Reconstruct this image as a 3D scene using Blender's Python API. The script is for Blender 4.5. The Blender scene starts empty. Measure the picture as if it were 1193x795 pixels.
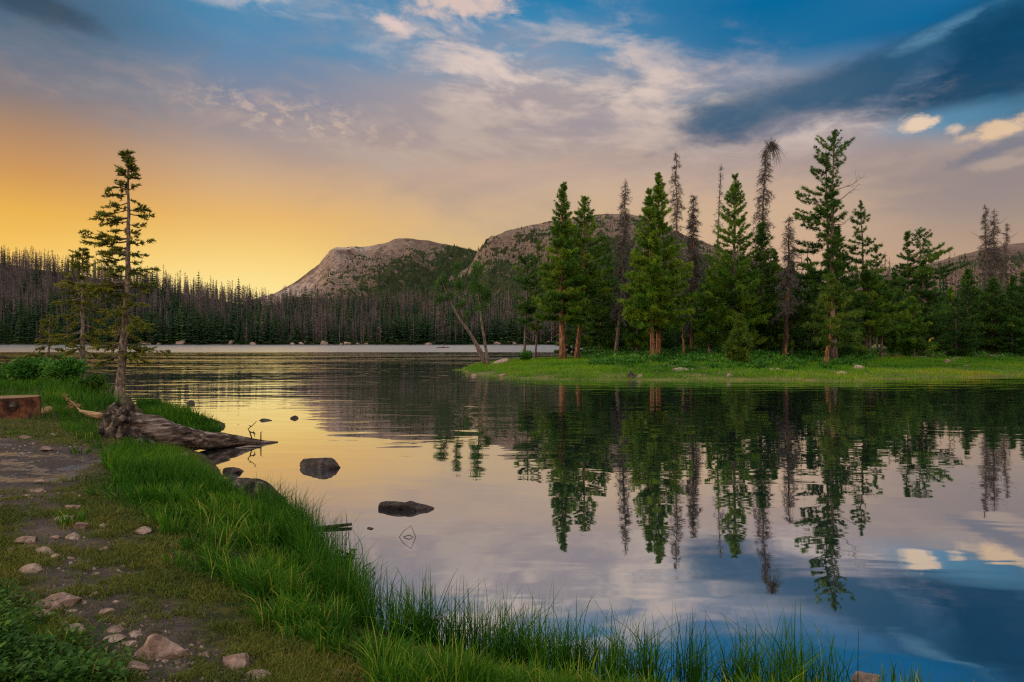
import bpy, math, random
import numpy as np
from mathutils import Vector

# ------------------------------------------------------------------ camera, sky, sun, exposure
SC = bpy.context.scene
COL = SC.collection
R = math.radians
F = 795.0            # focal length in photo pixels (24 mm on 36 mm)
CX, HY = 596.5, 398.5
EYE = 2.0

cam_d = bpy.data.cameras.new('camera')
cam_d.lens = 24.0; cam_d.sensor_width = 36.0
cam_d.clip_start = 0.05; cam_d.clip_end = 9000
cam_d.shift_y = 1.0 / 1193.0
cam = bpy.data.objects.new('camera', cam_d); COL.objects.link(cam)
cam.location = (0, 0, EYE); cam.rotation_euler = (R(90), 0, 0)
SC.camera = cam

SC.view_settings.view_transform = 'Standard'
SC.view_settings.look = 'None'
SC.view_settings.exposure = 0.0
SC.view_settings.gamma = 1.0
SC.view_settings.use_curve_mapping = False
try:
    SC.cycles.use_denoising = False
    SC.cycles.pixel_filter_type = 'BLACKMAN_HARRIS'
    SC.cycles.filter_width = 1.25
    SC.cycles.sample_clamp_indirect = 4.0
    SC.cycles.max_bounces = 6
    SC.cycles.transparent_max_bounces = 4
    SC.cycles.caustics_reflective = False
    SC.cycles.caustics_refractive = False
except Exception:
    pass

SUN_AZ, SUN_EL = -84.0, 14.0      # degrees; azimuth from the view direction, left is negative


def lin(c):
    """sRGB 0..255 -> linear"""
    out = []
    for v in c[:3]:
        v = v / 255.0
        out.append(v / 12.92 if v <= 0.04045 else ((v + 0.055) / 1.055) ** 2.4)
    return (out[0], out[1], out[2], 1.0)


class NT:
    """small helper to write node trees as expressions"""
    def __init__(s, tree):
        s.t = tree; s.n = tree.nodes; s.l = tree.links

    def new(s, typ, **kw):
        n = s.n.new(typ)
        for k, v in kw.items():
            setattr(n, k, v)
        return n

    def put(s, sock, v):
        if v is None:
            return
        if isinstance(v, bpy.types.NodeSocket):
            s.l.new(v, sock)
        else:
            sock.default_value = v

    def m(s, op, a, b=None, c=None, clamp=False):
        n = s.new('ShaderNodeMath', operation=op, use_clamp=clamp)
        s.put(n.inputs[0], a); s.put(n.inputs[1], b); s.put(n.inputs[2], c)
        return n.outputs[0]

    def smooth(s, x, lo, hi, a=0.0, b=1.0):
        n = s.new('ShaderNodeMapRange', interpolation_type='SMOOTHSTEP')
        s.put(n.inputs[0], x)
        n.inputs[1].default_value = lo; n.inputs[2].default_value = hi
        n.inputs[3].default_value = a; n.inputs[4].default_value = b
        return n.outputs[0]

    def mix(s, f, a, b, mode='MIX'):
        n = s.new('ShaderNodeMix', data_type='RGBA', blend_type=mode)
        s.put(n.inputs[0], f); s.put(n.inputs[6], a); s.put(n.inputs[7], b)
        return n.outputs[2]

    def ramp(s, x, stops, interp='LINEAR'):
        n = s.new('ShaderNodeValToRGB')
        cr = n.color_ramp; cr.interpolation = interp
        while len(cr.elements) < len(stops):
            cr.elements.new(0.5)
        for e, (p, c) in zip(cr.elements, stops):
            e.position = p; e.color = c
        s.put(n.inputs[0], x)
        return n.outputs[0]

    def noise(s, vec, scale, detail=4.0, rough=0.55, dist=0.0):
        n = s.new('ShaderNodeTexNoise')
        s.put(n.inputs['Vector'], vec)
        n.inputs['Scale'].default_value = scale
        n.inputs['Detail'].default_value = detail
        n.inputs['Roughness'].default_value = rough
        n.inputs['Distortion'].default_value = dist
        return n.outputs[0]

    def vec(s, x, y, z=0.0):
        n = s.new('ShaderNodeCombineXYZ')
        s.put(n.inputs[0], x); s.put(n.inputs[1], y); s.put(n.inputs[2], z)
        return n.outputs[0]

    def sep(s, v):
        n = s.new('ShaderNodeSeparateXYZ'); s.put(n.inputs[0], v)
        return n.outputs


def sky_uv(px, py):
    az = math.atan((px - CX) / F)
    el = math.atan((HY - py) / F * math.cos(az))
    return math.degrees(az), math.degrees(el)


def build_world():
    w = bpy.data.worlds.new('World'); SC.world = w; w.use_nodes = True
    t = NT(w.node_tree); t.n.clear()
    geo = t.new('ShaderNodeTexCoord')
    x, y, z = t.sep(geo.outputs['Generated'])
    U = t.m('MULTIPLY', t.m('ARCTAN2', x, y), 57.29578)
    V = t.m('MULTIPLY', t.m('ARCSINE', z), 57.29578)
    # gradient columns (azimuth) of stops (elevation)
    cols = {
        20: [(395, 253, 214, 120), (330, 249, 204, 106), (280, 244, 192, 92), (245, 234, 180, 84), (200, 208, 154, 92), (150, 176, 138, 108),
             (100, 130, 123, 126), (55, 96, 116, 134), (0, 70, 98, 122)],
        300: [(395, 255, 232, 155), (345, 254, 218, 130), (300, 245, 200, 110), (250, 232, 183, 112), (200, 202, 168, 136), (150, 164, 148, 146),
              (105, 126, 136, 158), (50, 84, 136, 174), (0, 66, 138, 180)],
        600: [(395, 232, 196, 130), (300, 218, 186, 132), (250, 212, 180, 140), (200, 194, 168, 150), (150, 172, 156, 152), (110, 176, 162, 160),
              (60, 100, 150, 185), (0, 26, 124, 174)],
        900: [(395, 208, 168, 132), (300, 205, 169, 140), (250, 205, 174, 145), (200, 194, 167, 148), (150, 166, 150, 150), (110, 140, 150, 165),
              (60, 34, 110, 156), (0, 4, 104, 154)],
        1180: [(395, 196, 160, 130), (290, 184, 154, 130), (250, 166, 146, 132), (200, 152, 138, 134), (165, 165, 150, 146), (130, 90, 135, 165),
               (60, 12, 98, 146), (0, 0, 100, 152)],
    }
    keys = sorted(cols)
    prev = None
    for k in keys:
        stops = []
        for (py, r, g, b) in cols[k]:
            u_, v_ = sky_uv(k, py)
            stops.append((max(v_, 0) / 90.0, lin((r, g, b))))
        top = stops[-1][1]
        stops.append((36 / 90.0, tuple(0.45 * top[i] + 0.55 * lin((150, 165, 182))[i] for i in range(3)) + (1,)))
        stops.append((58 / 90.0, lin((206, 204, 204))))
        c = t.ramp(t.m('DIVIDE', V, 90.0), stops)
        if prev is None:
            acc = c
        else:
            acc = t.mix(t.smooth(U, sky_uv(prev, 398)[0], sky_uv(k, 398)[0]), acc, c)
        prev = k
    # ---- clouds
    n_warp = t.noise(t.vec(t.m('MULTIPLY', U, 0.055), t.m('MULTIPLY', V, 0.16)), 1.0, 6, 0.58, 0.3)
    n_fine = t.noise(t.vec(t.m('MULTIPLY', U, 0.16), t.m('MULTIPLY', V, 0.42), 3.7), 1.0, 7, 0.62, 0.4)
    # soft wind-drawn texture, slightly oblique
    us = t.m('ADD', t.m('MULTIPLY', U, 0.13), t.m('MULTIPLY', V, -0.02))
    vs = t.m('ADD', t.m('MULTIPLY', V, 0.36), t.m('MULTIPLY', U, 0.055))
    n_str = t.noise(t.vec(us, vs, 5.3), 1.0, 8, 0.58, 0.25)
    n_tiny = t.noise(t.vec(t.m('MULTIPLY', U, 0.75), t.m('MULTIPLY', V, 1.3), 2.2), 1.0, 6, 0.62, 0.3)
    n_puff = t.noise(t.vec(t.m('MULTIPLY', U, 0.42), t.m('MULTIPLY', V, 0.9), 9.1), 1.0, 5, 0.6, 0.2)

    def blob(px, py, rx, ry, rot=0.0, edge=0.55, warp=0.9, fine=0.35):
        warp *= 2.2; fine *= 1.6; tiny = 2.2 if rx < 60 else 0.5
        """soft ellipse in sky angles, its rim broken up by noise"""
        u0, v0 = sky_uv(px, py)
        sc = 57.3 / F * math.cos(math.radians(u0)) ** 1.5
        ru, rv = rx * sc, ry * sc
        c, s_ = math.cos(R(rot)), math.sin(R(rot))
        du = t.m('SUBTRACT', U, u0); dv = t.m('SUBTRACT', V, v0)
        a = t.m('ADD', t.m('MULTIPLY', du, c / ru), t.m('MULTIPLY', dv, s_ / ru))
        b = t.m('ADD', t.m('MULTIPLY', du, -s_ / rv), t.m('MULTIPLY', dv, c / rv))
        d = t.m('SQRT', t.m('ADD', t.m('MULTIPLY', a, a), t.m('MULTIPLY', b, b)))
        d = t.m('ADD', d, t.m('MULTIPLY', t.m('SUBTRACT', n_warp, 0.5), warp * 2))
        d = t.m('ADD', d, t.m('MULTIPLY', t.m('SUBTRACT', n_fine, 0.5), fine * 2))
        d = t.m('ADD', d, t.m('MULTIPLY', t.m('SUBTRACT', n_tiny, 0.5), tiny))
        return t.smooth(d, 1.0 - edge, 1.0 + edge, 1.0, 0.0)

    def lay(mask, rgb, op=1.0):
        nonlocal acc
        acc = t.mix(t.m('MULTIPLY', mask, op), acc, lin(rgb))

    # broad mauve-grey and cream cloud sheets that fill the middle of the sky
    sheet = t.m('MULTIPLY', t.m('MULTIPLY', t.smooth(n_warp, 0.40, 0.66), t.smooth(V, 4, 13)), t.smooth(V, 15, 22, 1.0, 0.0))
    lay(t.m('MULTIPLY', sheet, t.smooth(U, -36, 0)), (146, 136, 144), 0.42)
    lay(t.m('MULTIPLY', t.smooth(n_str, 0.42, 0.66), blob(200, 95, 300, 50, -6, 0.9, 0.4)), (120, 124, 140), 0.6)
    lay(t.m('MULTIPLY', t.smooth(n_warp, 0.40, 0.62), blob(640, 110, 260, 62, -8, 0.8, 0.4)), (160, 150, 158), 0.75)
    st = t.smooth(n_str, 0.44, 0.66)
    lay(t.m('MULTIPLY', st, blob(675, 92, 215, 46, -12, 0.9, 0.4)), (226, 203, 190), 0.85)
    lay(t.m('MULTIPLY', t.smooth(n_str, 0.46, 0.66), blob(560, 82, 90, 30, -8, 0.9, 0.5)), (224, 204, 194), 0.7)
    lay(t.m('MULTIPLY', t.smooth(n_fine, 0.46, 0.66), blob(740, 112, 140, 24, -10, 0.8, 0.4)), (228, 206, 190), 0.7)
    pf = t.smooth(n_tiny, 0.48, 0.66)
    lay(t.m('MULTIPLY', pf, blob(345, 138, 120, 22, -4, 0.8, 0.4)), (216, 188, 166), 0.6)
    lay(t.m('MULTIPLY', t.smooth(n_fine, 0.46, 0.66), blob(330, 140, 190, 34, -6, 0.8, 0.4)), (196, 172, 156), 0.5)
    lay(t.m('MULTIPLY', t.smooth(n_fine, 0.46, 0.66), blob(170, 122, 170, 30, -10, 0.8, 0.4)), (172, 146, 140), 0.5)
    lay(t.m('MULTIPLY', t.smooth(n_str, 0.42, 0.64), blob(600, 165, 300, 40, -3, 0.8, 0.4)), (208, 187, 170), 0.5)
    lay(t.m('MULTIPLY', t.smooth(n_warp, 0.44, 0.60), blob(1040, 215, 220, 40, 6, 0.9, 0.4)), (146, 132, 132), 0.55)
    lay(t.m('MULTIPLY', t.smooth(n_fine, 0.42, 0.62), blob(985, 140, 150, 26, 8, 0.8, 0.4)), (214, 196, 188), 0.8)
    # small bright clouds along the top
    lay(blob(528, 6, 46, 15, 4, 0.6, 0.6, 0.9), (222, 196, 184), 0.9)
    lay(blob(456, 27, 24, 8, -14, 0.6, 0.4, 0.9), (226, 202, 194), 0.9)
    lay(t.m('MULTIPLY', t.smooth(n_fine, 0.40, 0.60), blob(345, 9, 90, 9, 2, 0.6, 0.5)), (206, 196, 198), 0.8)
    # grey cloud at the upper left corner
    lay(blob(45, 4, 85, 20, -12, 0.5, 0.6), (50, 68, 84), 0.6)
    # dark band at the right
    lay(blob(1010, 92, 190, 36, 11, 0.5, 0.55, 0.25), (34, 82, 114), 0.9)
    lay(blob(1170, 78, 120, 52, 8, 0.45, 0.5, 0.2), (14, 66, 98), 0.9)
    lay(blob(900, 118, 95, 20, 6, 0.7, 0.5), (66, 98, 126), 0.7)
    lay(blob(925, 145, 40, 10, 10, 0.9, 0.5), (120, 124, 142), 0.7)
    lay(t.m('MULTIPLY', t.smooth(n_fine, 0.40, 0.6), blob(1090, 40, 60, 9, 14, 0.6, 0.3)), (110, 156, 182), 0.5)
    # blue gap and lit puffs low at the right
    lay(blob(1105, 140, 64, 13, 6, 0.8, 0.6, 0.7), (96, 152, 184), 0.6)
    lay(blob(1070, 146, 18, 8, 0, 0.5, 0.35, 0.9), (238, 208, 178), 0.9)
    lay(blob(1112, 151, 10, 5, 0, 0.6, 0.3, 0.9), (226, 198, 172), 0.8)
    lay(blob(1168, 152, 35, 11, 6, 0.55, 0.45, 0.9), (230, 196, 160), 0.9)
    lay(blob(1165, 172, 52, 9, 14, 0.5, 0.5), (104, 114, 134), 0.6)
    lay(blob(1170, 190, 30, 7, 0, 0.6, 0.4), (206, 182, 160), 0.35)
    # brightest glow just over the hills where the sun has gone
    g0 = sky_uv(285, 352)
    gd = t.m('SQRT', t.m('ADD', t.m('POWER', t.m('DIVIDE', t.m('SUBTRACT', U, g0[0]), 24.0), 2.0),
                         t.m('POWER', t.m('DIVIDE', t.m('SUBTRACT', V, g0[1] - 1.5), 8.5), 2.0)))
    lay(t.smooth(gd, 0.0, 1.0, 1.0, 0.0), (255, 234, 160), 0.8)
    # the rest of the sky (outside the frame): brightened overhead and behind as added fill light
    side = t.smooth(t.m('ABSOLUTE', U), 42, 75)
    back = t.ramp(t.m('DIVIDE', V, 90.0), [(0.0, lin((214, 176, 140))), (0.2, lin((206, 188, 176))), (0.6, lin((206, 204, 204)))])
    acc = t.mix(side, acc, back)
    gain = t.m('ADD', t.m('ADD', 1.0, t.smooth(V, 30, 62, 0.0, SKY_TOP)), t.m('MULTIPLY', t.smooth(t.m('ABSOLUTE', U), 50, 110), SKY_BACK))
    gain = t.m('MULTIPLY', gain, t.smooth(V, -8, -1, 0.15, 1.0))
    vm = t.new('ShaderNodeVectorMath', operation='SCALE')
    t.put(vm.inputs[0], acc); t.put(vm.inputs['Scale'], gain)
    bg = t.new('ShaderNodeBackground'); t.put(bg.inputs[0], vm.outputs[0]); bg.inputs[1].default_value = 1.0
    # clear-sky light of the same low sun
    sky = t.new('ShaderNodeTexSky', sky_type='NISHITA')
    sky.sun_disc = False
    sky.sun_elevation = R(SUN_EL); sky.sun_rotation = R(SUN_AZ)
    bg2 = t.new('ShaderNodeBackground'); t.put(bg2.inputs[0], sky.outputs[0])
    t.put(bg2.inputs[1], t.smooth(V, 32, 60, 0.0, 0.05))
    ad = t.new('ShaderNodeAddShader')
    t.l.new(bg.outputs[0], ad.inputs[0]); t.l.new(bg2.outputs[0], ad.inputs[1])
    out = t.new('ShaderNodeOutputWorld'); t.l.new(ad.outputs[0], out.inputs[0])
    w.cycles.sampling_method = 'MANUAL'; w.cycles.sample_map_resolution = 512


SKY_TOP, SKY_BACK = 0.55, 1.0  # extra gain on the unseen sky, added to front-light the trees
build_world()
sun_d = bpy.data.lights.new('sun', 'SUN'); sun_d.energy = 2.0; sun_d.angle = R(10); sun_d.color = (1.0, 0.72, 0.42)
sun = bpy.data.objects.new('sun', sun_d); COL.objects.link(sun)
_d = Vector((math.sin(R(SUN_AZ)) * math.cos(R(SUN_EL)), math.cos(R(SUN_AZ)) * math.cos(R(SUN_EL)), math.sin(R(SUN_EL))))
sun.rotation_euler = _d.to_track_quat('Z', 'Y').to_euler()

# ------------------------------------------------------------------ helpers
RNG = np.random.default_rng(7)


def tag(o, label=None, cat=None, group=None, kind=None):
    if label: o['label'] = label
    if cat: o['category'] = cat
    if group: o['group'] = group
    if kind: o['kind'] = kind
    return o


def empty(name, loc, rz=0.0):
    o = bpy.data.objects.new(name, None); COL.objects.link(o)
    o.location = loc; o.rotation_euler = (0, 0, rz); o.empty_display_size = 0.2
    return o


def mesh(name, V, faces, mats, attrs=None, smooth=True, mat_idx=None):
    """faces: list of int arrays (n,3) or (n,4); attrs: {name: per-vertex float array}"""
    me = bpy.data.meshes.new(name)
    V = np.asarray(V, dtype=np.float32)
    faces = [np.asarray(f, dtype=np.int32) for f in faces if len(f)]
    lt = np.concatenate([np.full(len(f), f.shape[1], np.int32) for f in faces])
    li = np.concatenate([f.ravel() for f in faces])
    ls = np.concatenate([[0], np.cumsum(lt)[:-1]]).astype(np.int32)
    me.vertices.add(len(V)); me.vertices.foreach_set('co', V.ravel())
    me.loops.add(len(li)); me.loops.foreach_set('vertex_index', li)
    me.polygons.add(len(lt)); me.polygons.foreach_set('loop_start', ls)
    me.polygons.foreach_set('loop_total', lt)
    if mat_idx is not None:
        me.polygons.foreach_set('material_index', np.asarray(mat_idx, np.int32))
    me.polygons.foreach_set('use_smooth', np.full(len(lt), bool(smooth)))
    for m_ in (mats if isinstance(mats, (list, tuple)) else [mats]):
        me.materials.append(m_)
    me.update(calc_edges=True)
    for k, a in (attrs or {}).items():
        at = me.attributes.new(k, 'FLOAT', 'POINT')
        at.data.foreach_set('value', np.asarray(a, np.float32))
    me.validate()
    return me


def link(name, me, parent=None, loc=None):
    o = bpy.data.objects.new(name, me); COL.objects.link(o)
    if parent is not None: o.parent = parent
    if loc is not None: o.location = loc
    return o


class MB:
    """collects tubes and triangle soups into ONE mesh"""
    def __init__(s):
        s.v = []; s.f3 = []; s.f4 = []; s.t = []; s.n = 0

    def add(s, V, f3=None, f4=None, tint=None):
        V = np.asarray(V, float)
        if f3 is not None and len(f3): s.f3.append(np.asarray(f3) + s.n)
        if f4 is not None and len(f4): s.f4.append(np.asarray(f4) + s.n)
        s.v.append(V)
        s.t.append(np.broadcast_to(np.asarray(0.5 if tint is None else tint, float), (len(V),)))
        s.n += len(V)

    def tube(s, P, r, sides=6, tint=None, cap=True, rough=0.0, rng=None):
        P = np.asarray(P, float); n = len(P)
        r = np.broadcast_to(np.asarray(r, float), (n,))
        T = np.gradient(P, axis=0)
        T /= np.linalg.norm(T, axis=1, keepdims=True) + 1e-9
        ref = np.array([1.0, 0, 0]) if abs(T[:, 0]).mean() < 0.8 else np.array([0, 0, 1.0])
        A = np.cross(T, ref); A /= np.linalg.norm(A, axis=1, keepdims=True) + 1e-9
        B = np.cross(T, A)
        ang = np.linspace(0, 2 * np.pi, sides, endpoint=False)
        rr = r[:, None] * np.ones(sides)[None, :]
        if rough:
            g = rng or RNG
            rr = rr * (1 + rough * (g.random((n, sides)) - 0.5))
        V = P[:, None, :] + rr[..., None] * (np.cos(ang)[None, :, None] * A[:, None, :] + np.sin(ang)[None, :, None] * B[:, None, :])
        V = V.reshape(-1, 3)
        i = np.arange(n - 1)[:, None] * sides; j = np.arange(sides)[None, :]; j2 = (j + 1) % sides
        q = np.stack([i + j, i + j2, i + sides + j2, i + sides + j], -1).reshape(-1, 4)
        f3 = []
        if cap:
            V = np.vstack([V, P[0], P[-1]])
            for k in range(sides):
                f3.append((n * sides, (k + 1) % sides, k))
                f3.append((n * sides + 1, (n - 1) * sides + k, (n - 1) * sides + (k + 1) % sides))
        s.add(V, f3, q, tint)

    def tris(s, C, D, length, width, tint, rng):
        """spiky leaf triangles at C pointing along D"""
        D = D / (np.linalg.norm(D, axis=1, keepdims=True) + 1e-9)
        W = np.cross(D, rng.normal(size=D.shape)); W /= np.linalg.norm(W, axis=1, keepdims=True) + 1e-9
        length = np.broadcast_to(length, (len(C),))[:, None]; width = np.broadcast_to(width, (len(C),))[:, None]
        V = np.stack([C - W * width, C + W * width, C + D * length], 1).reshape(-1, 3)
        f = np.arange(len(V)).reshape(-1, 3)
        s.add(V, f, None, np.repeat(tint, 3))

    def build(s, name, mats, smooth=True):
        V = np.vstack(s.v)
        fs = []
        if s.f3: fs.append(np.vstack(s.f3))
        if s.f4: fs.append(np.vstack(s.f4))
        return mesh(name, V, fs, mats, {'tint': np.concatenate(s.t)}, smooth)


def vnoise(x, y, seed=0):
    """value noise, smooth, about 0..1"""
    x = np.asarray(x, float); y = np.asarray(y, float)
    xi = np.floor(x).astype(np.int64); yi = np.floor(y).astype(np.int64)
    fx = x - xi; fy = y - yi
    fx = fx * fx * (3 - 2 * fx); fy = fy * fy * (3 - 2 * fy)

    def h(a, b):
        n = (a * 374761393 + b * 668265263 + seed * 974634777) & 0x7fffffff
        n = ((n ^ (n >> 13)) * 1274126177) & 0x7fffffff
        n = (n ^ (n >> 16)) & 0xffffff
        return n / float(0xffffff)
    return (h(xi, yi) * (1 - fx) + h(xi + 1, yi) * fx) * (1 - fy) + (h(xi, yi + 1) * (1 - fx) + h(xi + 1, yi + 1) * fx) * fy


def fbm(x, y, seed=0, oct=4, gain=0.5):
    a, s_, t_ = 1.0, 0.0, 0.0
    for k in range(oct):
        s_ = s_ + a * vnoise(np.asarray(x) * 2 ** k, np.asarray(y) * 2 ** k, seed + k * 17)
        t_ += a; a *= gain
    return s_ / t_


def sstep(x, lo, hi):
    t_ = np.clip((np.asarray(x, float) - lo) / (hi - lo), 0, 1)
    return t_ * t_ * (3 - 2 * t_)


def poly_sd(x, y, P):
    """signed distance to polygon P, positive inside"""
    x = np.asarray(x, float); y = np.asarray(y, float)
    P = np.asarray(P, float); d = np.full(x.shape, 1e9); ins = np.zeros(x.shape, bool)
    for i in range(len(P)):
        a = P[i]; b = P[(i + 1) % len(P)]
        e = b - a; L = e @ e
        t_ = np.clip(((x - a[0]) * e[0] + (y - a[1]) * e[1]) / L, 0, 1)
        d = np.minimum(d, np.hypot(x - a[0] - t_ * e[0], y - a[1] - t_ * e[1]))
        c = (a[1] > y) != (b[1] > y)
        with np.errstate(divide='ignore', invalid='ignore'):
            xs = (b[0] - a[0]) * (y - a[1]) / (b[1] - a[1] + 1e-12) + a[0]
        ins ^= c & (x < xs)
    return np.where(ins, d, -d)


def Pt(px, py, Y):
    return np.array([(px - CX) / F * Y, Y, EYE + (HY - py) / F * Y])


def wpt(px, py, z=0.0):
    Y = F * (EYE - z) / (py - HY)
    return ((px - CX) / F * Y, Y)


def cast(px, py, hf, y0=2.5, y1=150.0):
    Y = np.geomspace(y0, y1, 3000)
    x = (px - CX) / F * Y; z = EYE + (HY - py) / F * Y
    h = hf(x, Y)
    i = np.argmax(z <= h)
    if not (z <= h).any(): i = len(Y) - 1
    return float(x[i]), float(Y[i]), float(h[i])


# ------------------------------------------------------------------ materials
def pmat(name, cols, scale=6.0, rough=0.85, bump=0.3, bdist=0.02, stretch=(1, 1, 1), attr=None, spec=0.3, coords='Object', transl=0.0, detail=6.0, mixn=0.35, bscale=3.0, turn=0.0):
    """Principled material whose base colour runs through cols by noise and (optionally) a per-vertex natural tint"""
    m_ = bpy.data.materials.new(name); m_.use_nodes = True
    t = NT(m_.node_tree); t.n.clear()
    tc = t.new('ShaderNodeTexCoord')
    if coords == 'World':
        g = t.new('ShaderNodeNewGeometry'); v = g.outputs['Position']
    else:
        v = tc.outputs[coords]
    if turn:
        m0 = t.new('ShaderNodeMapping'); t.put(m0.inputs[0], v); m0.inputs['Rotation'].default_value = (0, 0, R(turn)); v = m0.outputs[0]
    mp = t.new('ShaderNodeMapping'); t.put(mp.inputs[0], v); mp.inputs['Scale'].default_value = stretch
    v = mp.outputs[0]
    n = t.noise(v, scale, detail, 0.6)
    f = t.smooth(n, 0.25, 0.75)
    if attr:
        a = t.new('ShaderNodeAttribute'); a.attribute_name = attr
        f = t.m('ADD', t.m('MULTIPLY', f, mixn), t.m('MULTIPLY', a.outputs['Fac'], 1 - mixn))
    stops = [(i / (len(cols) - 1), tuple(c) + (1,)) for i, c in enumerate(cols)]
    c = t.ramp(f, stops)
    p = t.new('ShaderNodeBsdfPrincipled')
    t.put(p.inputs['Base Color'], c)
    p.inputs['Roughness'].default_value = rough
    p.inputs['Specular IOR Level'].default_value = spec
    if bump:
        b = t.new('ShaderNodeBump'); b.inputs['Strength'].default_value = bump; b.inputs['Distance'].default_value = bdist
        t.put(b.inputs['Height'], t.noise(v, scale * bscale, 6, 0.65))
        t.l.new(b.outputs[0], p.inputs['Normal'])
    out = t.new('ShaderNodeOutputMaterial')
    sh = p.outputs[0]
    if transl:
        tr = t.new('ShaderNodeBsdfTranslucent'); t.put(tr.inputs[0], c)
        mx = t.new('ShaderNodeMixShader'); mx.inputs[0].default_value = transl
        t.l.new(sh, mx.inputs[1]); t.l.new(tr.outputs[0], mx.inputs[2]); sh = mx.outputs[0]
    t.l.new(sh, out.inputs[0])
    return m_


M = {}
M['needle'] = pmat('pine_needles', [(0.012, 0.050, 0.006), (0.072, 0.180, 0.012), (0.27, 0.37, 0.024)], 0.8, 0.6, 0, attr='tint', transl=0.3, mixn=0.3, spec=0.25)
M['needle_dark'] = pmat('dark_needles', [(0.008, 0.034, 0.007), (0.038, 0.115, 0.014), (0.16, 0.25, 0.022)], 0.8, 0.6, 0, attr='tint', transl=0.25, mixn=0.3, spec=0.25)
M['needle_warm'] = pmat('spruce_needles', [(0.026, 0.044, 0.006), (0.115, 0.145, 0.012), (0.36, 0.31, 0.022)], 1.2, 0.6, 0, attr='tint', transl=0.35, mixn=0.3, spec=0.25)
M['needle_lime'] = pmat('young_needles', [(0.022, 0.065, 0.008), (0.075, 0.145, 0.014), (0.17, 0.24, 0.022)], 0.8, 0.6, 0, attr='tint', transl=0.3, mixn=0.3, spec=0.25)
M['bark_orange'] = pmat('orange_bark', [(0.045, 0.024, 0.016), (0.17, 0.085, 0.045), (0.38, 0.20, 0.095)], 9, 0.9, 0.6, 0.03, (1, 1, 0.25))
M['bark'] = pmat('grey_brown_bark', [(0.035, 0.028, 0.024), (0.11, 0.082, 0.068), (0.23, 0.18, 0.155)], 9, 0.9, 0.7, 0.03, (1, 1, 0.3))
M['bark_fine'] = pmat('scaly_bark', [(0.04, 0.03, 0.024), (0.15, 0.112, 0.088), (0.34, 0.27, 0.22)], 22, 0.9, 0.9, 0.02, (1, 1, 0.45))
M['dead'] = pmat('dead_twigs', [(0.038, 0.033, 0.032), (0.088, 0.077, 0.073), (0.19, 0.168, 0.158)], 2, 0.95, 0, attr='tint')
M['char'] = pmat('charred_bark', [(0.008, 0.006, 0.005), (0.045, 0.024, 0.014), (0.30, 0.13, 0.045)], 3.0, 0.9, 0.7, 0.03, (1, 1, 0.18))
M['far_live'] = pmat('far_conifer', [(0.008, 0.021, 0.011), (0.017, 0.043, 0.016), (0.075, 0.100, 0.020)], 0.05, 0.9, 0, attr='tint', mixn=0.2, spec=0.1)
M['far_dead'] = pmat('far_dead_wood', [(0.045, 0.038, 0.042), (0.118, 0.096, 0.098), (0.31, 0.225, 0.185)], 0.02, 0.95, 0, attr='tint', mixn=0.25, spec=0.1)
M['rock'] = pmat('pinkish_rock', [(0.11, 0.066, 0.050), (0.24, 0.155, 0.120), (0.40, 0.28, 0.225)], 14, 0.85, 1.0, 0.03, coords='Object')
M['rock_pale'] = pmat('pale_rock', [(0.15, 0.105, 0.080), (0.29, 0.205, 0.160), (0.44, 0.33, 0.27)], 14, 0.85, 1.0, 0.03)
M['rock_dark'] = pmat('wet_dark_rock', [(0.010, 0.008, 0.008), (0.035, 0.026, 0.024), (0.10, 0.074, 0.065)], 9, 0.75, 1.0, 0.04, spec=0.2)
M['rock_brown'] = pmat('brown_rock', [(0.07, 0.045, 0.034), (0.16, 0.105, 0.078), (0.30, 0.21, 0.16)], 10, 0.85, 0.8, 0.02, (1, 1, 1.8))
M['wood_grey'] = pmat('weathered_wood', [(0.020, 0.014, 0.012), (0.12, 0.085, 0.066), (0.40, 0.32, 0.265)], 3.0, 0.8, 1.0, 0.05, (0.45, 5, 5), bscale=2.0)
M['wood_log'] = pmat('weathered_log', [(0.008, 0.006, 0.005), (0.055, 0.038, 0.029), (0.15, 0.11, 0.09), (0.42, 0.34, 0.29)], 3.2, 0.85, 1.0, 0.05, (0.30, 4.5, 4.5), bscale=2.2, turn=-44, spec=0.15)
M['wood_root'] = pmat('weathered_root', [(0.004, 0.003, 0.003), (0.016, 0.011, 0.008), (0.065, 0.045, 0.035), (0.30, 0.23, 0.19)], 6.0, 0.9, 1.0, 0.08, (1.5, 1.5, 1.0), bscale=2.0)
M['wood_dry'] = pmat('dry_wood', [(0.16, 0.085, 0.035), (0.30, 0.185, 0.085), (0.48, 0.34, 0.17)], 8, 0.85, 0.6, 0.02, (0.4, 3, 3))
M['stump_bark'] = pmat('red_brown_stump_wood', [(0.010, 0.006, 0.005), (0.075, 0.026, 0.013), (0.22, 0.085, 0.036)], 7, 0.9, 1.0, 0.03, (1, 1, 0.6))
M['stump_top'] = pmat('cut_wood', [(0.10, 0.055, 0.025), (0.21, 0.13, 0.06)], 12, 0.8, 0.4, 0.01)
M['grass'] = pmat('grass_blades', [(0.006, 0.034, 0.003), (0.024, 0.100, 0.005), (0.095, 0.210, 0.009), (0.36, 0.30, 0.06)], 0.7, 0.7, 0, attr='tint', transl=0.3, mixn=0.2, spec=0.12, coords='World')
M['moss'] = pmat('short_turf', [(0.020, 0.038, 0.005), (0.060, 0.090, 0.010), (0.145, 0.140, 0.018), (0.32, 0.24, 0.055)], 2.0, 0.7, 0, attr='tint', transl=0.2, mixn=0.3, spec=0.2, coords='World')
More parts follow.
